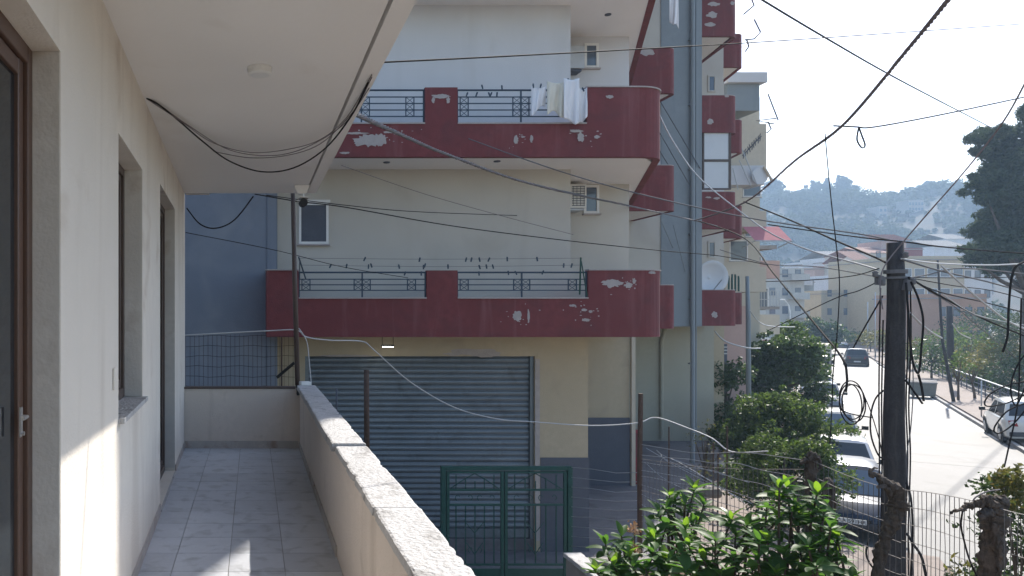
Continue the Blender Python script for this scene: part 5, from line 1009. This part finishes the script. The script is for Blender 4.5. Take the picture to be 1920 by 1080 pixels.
f.box(x0 + .035, x1 - .035, YG - .025, YG + .03, zt_ - .06, zt_); f = f.build('frame', M['gate'], gt, bevel=.006)
def scroll(mb, cx, cz, r, s):
    pts = [(cx + s * (r * (1 - t * .75)) * math.cos(4.2 * t - 1.2), YG, cz + (r * (1 - t * .75)) * math.sin(4.2 * t * 1.0 - 1.2)) for t in np.linspace(0, 1, 10)]; mb.tube(pts, .006, 4)
for (a, b) in ((x0 + .045, xm - .006), (xm + .006, x1 - .045)):
    lf = MB(); z1_ = zt_ - .075
    lf.box(a, a + .045, YG - .02, YG + .02, zb_, z1_); lf.box(b - .045, b, YG - .02, YG + .02, zb_, z1_); lf.box(a + .045, b - .045, YG - .018, YG + .018, z1_ - .03, z1_); lf.box(a + .045, b - .045, YG - .018, YG + .018, zb_, zb_ + .05)
    for py in (918, 946, 1058): z_ = PZ(py, YG); lf.box(a + .045, b - .045, YG - .016, YG + .016, z_ - .018, z_ + .012)
    lf = lf.build('leaf', M['gate'], gt, bevel=.004)
    MB().box(a + .045, b - .045, YG - .006, YG + .006, zb_ + .05, PZ(1066, YG)).build('panel', M['gate'], lf)
    n = 5
    for k in range(n):
        x = a + .045 + (b - a - .09) * (k + .7) / (n + .4); MB().box(x - .008, x + .008, YG - .008, YG + .008, PZ(1056, YG), PZ(948, YG)).build('bar', M['gate'], lf)
        MB().box(x - .007, x + .007, YG - .007, YG + .007, PZ(916, YG), PZ(902 - 6 * abs(2 - k) * 1.0, YG)).build('bar', M['gate'], lf)
    sc = MB(); w = b - a
    for k in range(4): cx = a + .1 + (w - .2) * (k + .5) / 4; scroll(sc, cx, PZ(932, YG), .055, 1 if k % 2 else -1)
    c = (a + b) / 2
    for s in (-1, 1): sc.tube([(c, YG + .012, PZ(1040, YG)), (c + s * .12, YG + .012, PZ(1018, YG))], .007, 4); sc.tube([(c, YG + .012, PZ(1000, YG)), (c + s * .13, YG + .012, PZ(980, YG))], .007, 4); sc.tube([(c + s * w * .42, YG + .01, PZ(916, YG)), (c + s * w * .2, YG + .01, PZ(900, YG)), (c, YG + .01, PZ(888, YG))], .008, 4); scroll(sc, c + s * .06, PZ(1030, YG), .05, s)
    tag(sc.build('scrollwork', M['gate'], lf), kind='stuff')
# fence wires and mesh
A_, B_, C_, D_, E_, F_ = [Vector(v) for v in ((PX(1068, YG), YG, 0), (PX(1200, 10), 10, 0), (PX(1519, 7.5), 7.5, 0), (PX(1690, 6.6), 6.6, 0), (PX(1858, 5.6), 5.6, 0), (PX(2080, 4.9), 4.9, 0))]
fe = thing('wire_fence', 'rusty garden wire fence with sagging strands and square mesh toward the street', 'fence', (B_.x, B_.y, 1.4))
MB().tube([(B_.x, B_.y, 1.3), (B_.x - .005, B_.y, 2.5), (B_.x + .01, B_.y, PZ(738, 10))], [.034, .033, .031], 8).build('post', M['rust'], fe)
rr = random.Random(21)
for k in range(9): MB().tube([P(1068, 876 + k * 18.5, YG), P(1110, 880 + k * 18.2 + rr.uniform(-1, 2), 10.65), P(1155, 885 + k * 18 + rr.uniform(-1, 3), 10.3), P(1200, 886 + k * 17.5, 10)], .0042, 4).build('strand', M['galv'], fe)
for k in range(9):
    y0 = 830 + k * 16; y1 = 868 + k * 30
    pts = [(1200 + 320 * t, y0 + (y1 - y0) * t + 5 * math.sin(t * 6 + k) + rr.uniform(-3, 3), 10 - 2.5 * t) for t in np.linspace(0, 1, 8)]
    MB().tube(spline([P(*p) for p in pts], 4), .0042, 4).build('strand', M['galv'], fe)
for k in range(5):
    a = (1200 + rr.uniform(0, 40), 815 + rr.uniform(0, 60), 9.9); b = (1330 + rr.uniform(0, 90), 900 + rr.uniform(0, 90), 9.1); c = (1260, 840 + rr.uniform(0, 80), 9.6)
    MB().tube(spline([P(*a), P(*c), P(*b)], 6), .0036, 4).build('strand', M['galv'], fe)
for (px, Y, top) in ((1253, 9.6, 800), (1336, 9.0, 830), (1345, 8.9, 850), (1362, 8.8, 800)): MB().tube([(PX(px, Y), Y, 1.3), (PX(px, Y) + .01, Y, PZ(top, Y))], .008, 6).build('stake', M['rust'], fe)
def meshpanel(a, b, za, zb, zlow, nv, nh, dip, seed):
    rr = random.Random(seed); mb = MB()
    def pt(u, v):
        p = a.lerp(b, u); zt = za + (zb - za) * u - dip * math.sin(math.pi * u); z = zlow + (zt - zlow) * v; w = .03 * mnoise.noise(Vector((u * 3, v * 3, seed)))
        return (p.x + w + .012 * mnoise.noise(Vector((u * 14, v * 8, seed))), p.y + w, z)
    for i in range(nv + 1): mb.tube([pt(i / nv, j / 8) for j in range(9)], .0030, 3)
    for j in range(nh + 1): mb.tube([pt(i / 14, 1 - j / nh) for i in range(15)], .0036, 3)
    return tag(mb.build('wire_mesh', M['mesh_wire'], fe), kind='stuff')
M['mesh_wire'] = mat('mesh_wire', (.16, .15, .145), .6, .15, 9, metal=.3)
meshpanel(C_, D_, PZ(862, 7.5), PZ(924, 6.6), 1.4, 18, 11, .02, 1); meshpanel(D_, E_, PZ(918, 6.6), PZ(948, 5.6), 1.4, 19, 11, -.02, 2); meshpanel(E_, F_, PZ(948, 5.6), PZ(985, 4.9), 1.4, 16, 11, .03, 3)
meshpanel(B_, C_, PZ(860, 10), PZ(880, 7.5), 1.4, 40, 3, .05, 4)
# gnarled vine trunks used as fence posts
def vine(label, segs, seed):
    t = thing('vine_trunk', label, 'vine', tuple(P(*segs[0][0][:3]))); rr = random.Random(seed)
    for i, sgm in enumerate(segs):
        q = spline([P(*p[:3]) for p in sgm], 14); n = len(q); rs = []; m = len(sgm) - 1
        for k in range(n):
            u = k / (n - 1) * m; j = min(int(u), m - 1); f_ = u - j; rs.append((sgm[j][3] + (sgm[j + 1][3] - sgm[j][3]) * f_) * (1 + .4 * mnoise.noise(Vector((k * .45, seed * 3.3, i * 1.7)))))
        mb = MB().tube(q, [r_ * .8 for r_ in rs], 22); V = []
        for v in mb.v: d = mnoise.noise_vector(Vector((v[0] * 45, v[1] * 45, v[2] * 12))) * .016 + mnoise.noise_vector(Vector(v) * 12) * .022 + mnoise.noise_vector(Vector(v) * 60) * .006; V.append((v[0] + d.x, v[1] + d.y, v[2] + d.z))
        mb.v = V; mb.build('stem' if i == 0 else 'branch', M['stump'], t, smooth=True)
    return t
vine('gnarled vine trunk with a knotted head left of the parked car', [[(1516, 1120, 7.5, .055), (1518, 1000, 7.5, .05), (1520, 920, 7.5, .05), (1521, 880, 7.5, .062), (1521, 856, 7.5, .05), (1518, 848, 7.5, .02)], [(1521, 868, 7.5, .03), (1530, 858, 7.45, .03), (1540, 866, 7.4, .02), (1536, 880, 7.4, .01)], [(1519, 870, 7.5, .03), (1508, 862, 7.5, .03), (1503, 872, 7.5, .015)], [(1520, 960, 7.5, .02), (1540, 940, 7.4, .022), (1556, 900, 7.4, .028), (1562, 960, 7.4, .022), (1570, 985, 7.4, .01)]], 1)
vine('thick vine trunk leaning over in front of the utility pole', [[(1640, 1150, 6.6, .05), (1648, 1060, 6.6, .05), (1660, 1010, 6.6, .055), (1676, 970, 6.6, .075), (1684, 940, 6.6, .085), (1678, 918, 6.6, .075), (1660, 905, 6.6, .05), (1644, 893, 6.6, .035), (1632, 884, 6.6, .015)], [(1636, 886, 6.6, .015), (1640, 878, 6.6, .012), (1648, 879, 6.6, .006)], [(1672, 930, 6.6, .03), (1655, 912, 6.55, .02), (1646, 918, 6.55, .008)]], 2)
vine('knotted vine trunk at the right with an arm reaching left', [[(1852, 1160, 5.6, .085), (1858, 1060, 5.6, .088), (1862, 1000, 5.6, .085), (1866, 965, 5.6, .09), (1870, 945, 5.6, .075), (1880, 938, 5.6, .04), (1886, 950, 5.6, .02)], [(1862, 948, 5.58, .04), (1850, 938, 5.55, .045), (1835, 943, 5.55, .036), (1818, 946, 5.55, .036), (1806, 955, 5.55, .02), (1790, 964, 5.55, .012), (1784, 966, 5.55, .008)], [(1856, 960, 5.55, .03), (1842, 968, 5.5, .03), (1838, 976, 5.5, .012)], [(1872, 985, 5.52, .03), (1868, 1010, 5.5, .028), (1874, 1050, 5.52, .025), (1866, 1100, 5.52, .02)]], 3)
wire('thin curved twig wire above the right vine', [(1875, 918, 5.5), (1850, 922, 5.5), (1830, 932, 5.5), (1824, 940, 5.5)], .005, 'cable_brown')
wire('thin black wire curving down from the right vine', [(1805, 958, 5.5), (1802, 985, 5.5), (1808, 1015, 5.5), (1818, 1050, 5.5), (1834, 1085, 5.5)], .006, 'cable')
# broad-leaved bushes in the bed: every large leaf is a piece of its own
def leafmesh(seed, curl, wid):
    rr = random.Random(seed); V = []; Fc = []; n = 7
    for i in range(n + 1):
        t = i / n; w = wid * math.sin(math.pi * min(1, t * .94 + .03)) ** .8 * (1 - .12 * t); z = -curl * t * t + .05 * t; fz = .35 * w
        V += [(-w, t, z + fz + rr.uniform(-.006, .006)), (0, t, z), (w, t, z + fz + rr.uniform(-.006, .006))]
    for i in range(n): Fc += [(3 * i, 3 * i + 1, 3 * i + 4, 3 * i + 3), (3 * i + 1, 3 * i + 2, 3 * i + 5, 3 * i + 4)]
    me = bpy.data.meshes.new('leaf'); me.from_pydata(V, [], Fc); me.update(); me.shade_smooth(); return me
def leafset(m, k): 
    out = []
    for i in range(5): me = leafmesh(k + i, (.10, .22, .38, .16, .5)[i], (.21, .24, .20, .26, .22)[i]); me.materials.append(M[m]); out.append(me)
    return out
LS_ = leafset('lf_loquat', 1); LY_ = leafset('lf_young', 11)
def bush(label, base, tips, seed, size=(.11, .21), name='broadleaf_bush'):
    t = thing(name, label, 'bush', base, 'broad-leaved bushes in the garden bed'); rr = random.Random(seed); mb = MB(); B = Vector(base); hub = B + Vector((0, 0, .45))
    mb.tube([B - Vector((0, 0, .1)), hub], [.035, .03], 7)
    tips = list(tips) + [(t_[0] + rr.uniform(-26, 26), t_[1] + rr.uniform(-4, 34), t_[2] + rr.uniform(-.25, .25), rr.random() < .3) for t_ in tips]
    for tp in tips:
        e = P(*tp[:3]); mid = hub.lerp(e, .55) + Vector((rr.uniform(-.1, .1), rr.uniform(-.1, .1), -.12)); q = spline([hub, mid, e], 6)
        mb.tube(q, [.02 - .013 * i / (len(q) - 1) for i in range(len(q))], 5)
        ax = (e - mid).normalized(); young = tp[3] if len(tp) > 3 else 0
        def put(pos, tilt, az, ln, meshes):
            o = link('leaf', rr.choice(meshes), None, t); d = Vector((math.cos(az) * math.cos(tilt), math.sin(az) * math.cos(tilt), math.sin(tilt)))
            z = Vector((0, 0, 1)) - d * d.z; z = z.normalized() if z.length > 1e-4 else Vector((1, 0, 0)); x = d.cross(z); mt = Matrix((x, d, z)).transposed().to_4x4() @ Matrix.Rotation(rr.uniform(-.35, .35), 4, 'Y')
            o.matrix_local = Matrix.Translation(pos - B) @ mt @ Matrix.Diagonal((ln, ln, ln, 1))
        n = rr.randint(7, 9); a0 = rr.uniform(0, 6)
        for k in range(n): put(e - ax * .012 * k, R(rr.uniform(15, 55)) - k * .09, a0 + k * 2.4, rr.uniform(*size), LS_)
        for k in range(3 if young else 1): put(e, R(rr.uniform(50, 78)), a0 + k * 2.1 + 1, rr.uniform(.10, .16), LY_ if young else LS_)
        for k in range(3):
            f_ = rr.uniform(.55, .85); put(q[int(f_ * (len(q) - 1))], R(rr.uniform(-10, 30)), rr.uniform(0, 6.28), rr.uniform(*size), LS_)
    mb.build('stem', M['bark'], t, smooth=True); return t
bush('tall broad-leaved bush with a pale tuft behind the white flower heads', (PX(1270, 8), 8.0, 1.36), [(1302, 918, 8, 1), (1255, 930, 8.1, 1), (1285, 945, 7.9), (1235, 958, 7.9), (1320, 945, 8), (1250, 985, 7.7), (1300, 980, 7.7), (1225, 1000, 7.6)], 1)
bush('low broad-leaved bush beside the concrete garden wall', (PX(1195, 7.4), 7.4, 1.36), [(1135, 1020, 7.5), (1165, 1005, 7.4), (1180, 1045, 7.2, 1), (1150, 1060, 7.1, 1), (1225, 1035, 7.1), (1210, 1065, 7), (1255, 1050, 7), (1130, 1075, 7)], 2)
bush('bright green broad-leaved bush in the middle of the garden bed', (PX(1330, 6.9), 6.9, 1.36), [(1290, 1020, 6.8, 1), (1335, 1015, 6.9), (1320, 1050, 6.7, 1), (1285, 1070, 6.6), (1372, 975, 7, 1), (1400, 985, 6.9), (1415, 1010, 6.8), (1375, 1045, 6.7), (1350, 1075, 6.6), (1440, 975, 7)], 3)
bush('broad-leaved bush with upright young leaves at the mesh fence', (PX(1470, 6.6), 6.6, 1.36), [(1475, 915, 6.7, 1), (1460, 940, 6.7, 1), (1485, 960, 6.6), (1440, 1015, 6.5, 1), (1470, 1040, 6.4), (1420, 1050, 6.4), (1500, 1030, 6.5), (1455, 1075, 6.3), (1505, 1075, 6.3)], 4)
bush('rightmost broad-leaved bush in front of the dark car', (PX(1535, 6.4), 6.4, 1.36), [(1532, 925, 6.6, 1), (1545, 958, 6.5), (1520, 965, 6.5), (1570, 1010, 6.3, 1), (1540, 1020, 6.3), (1555, 1048, 6.3), (1525, 1060, 6.2), (1600, 1085, 6.1)], 5)
for i, (px, py) in enumerate(((1189, 992), (1190, 1032))):
    c = P(px, py, 7.35); C = np.array(c) + rng.normal(size=(70, 3)) * .028; V, Q = leafquads(C, .03, .9)
    t = thing('flower_head', ['upper cream flower head at the bed edge', 'lower cream flower head half hidden in leaves'][i], 'flower', (c.x, c.y, c.z - .3), 'cream flower heads'); tag(npmesh('petals', V, Q, M['flower'], t), kind='stuff'); MB().tube([(c.x, c.y, c.z), (c.x + .02, c.y + .02, c.z - .3)], .006, 5).build('stem', M['bark'], t)
tree('small_leaved_shrub', 'small-leaved dark shrub at the lower right behind the vine', (PX(1905, 6.2), 6.2, 1.36), 1.9, clumps(26, .38, .35, .1, 1.85, .14, .22, 61, .5), 'lf_dark', .05, 5200, .02, None, .9, 8, asp=.5, cat='shrub')
tree('small_leaved_shrub', 'orange-tipped shrub top at the right edge', (PX(1915, 5.9), 5.9, 1.36), 1.95, clumps(8, .14, .14, 1.75, 1.95, .08, .12, 62, .3), 'lf_olive', .055, 5200, .015, None, .9, 4, asp=.4, cat='shrub')
tree('sprig_plant', 'small reddish-leaved sprig between the vines', (PX(1797, 5.7), 5.7, 1.36), 1.38, [(0, 0, 1.33, .07), (-.03, 0, 1.25, .07), (.1, 0, 1.22, .06), (.03, 0, 1.12, .08), (.12, 0, 1.1, .05)], 'lf_olive', .055, 3600, .008, None, 1, 4, asp=.4, cat='plant')

# ------------------------------------------------------------------ haze
hz = MB().box(-190, 1160, -95, 1160, ZR - 1.2, 135).build('haze', None); hz['kind'] = 'stuff'; hz['label'] = 'thin blue summer haze over the street and hill'; hz['category'] = 'haze'
hm = bpy.data.materials.new('haze'); hm.use_nodes = True; hn = hm.node_tree; hn.nodes.clear()
pv = hn.nodes.new('ShaderNodeVolumePrincipled'); pv.inputs['Density'].default_value = .0008; pv.inputs['Color'].default_value = (.52, .73, 1, 1); pv.inputs['Anisotropy'].default_value = .2
ho = hn.nodes.new('ShaderNodeOutputMaterial'); hn.links.new(pv.outputs[0], ho.inputs['Volume']); hz.data.materials.append(hm)
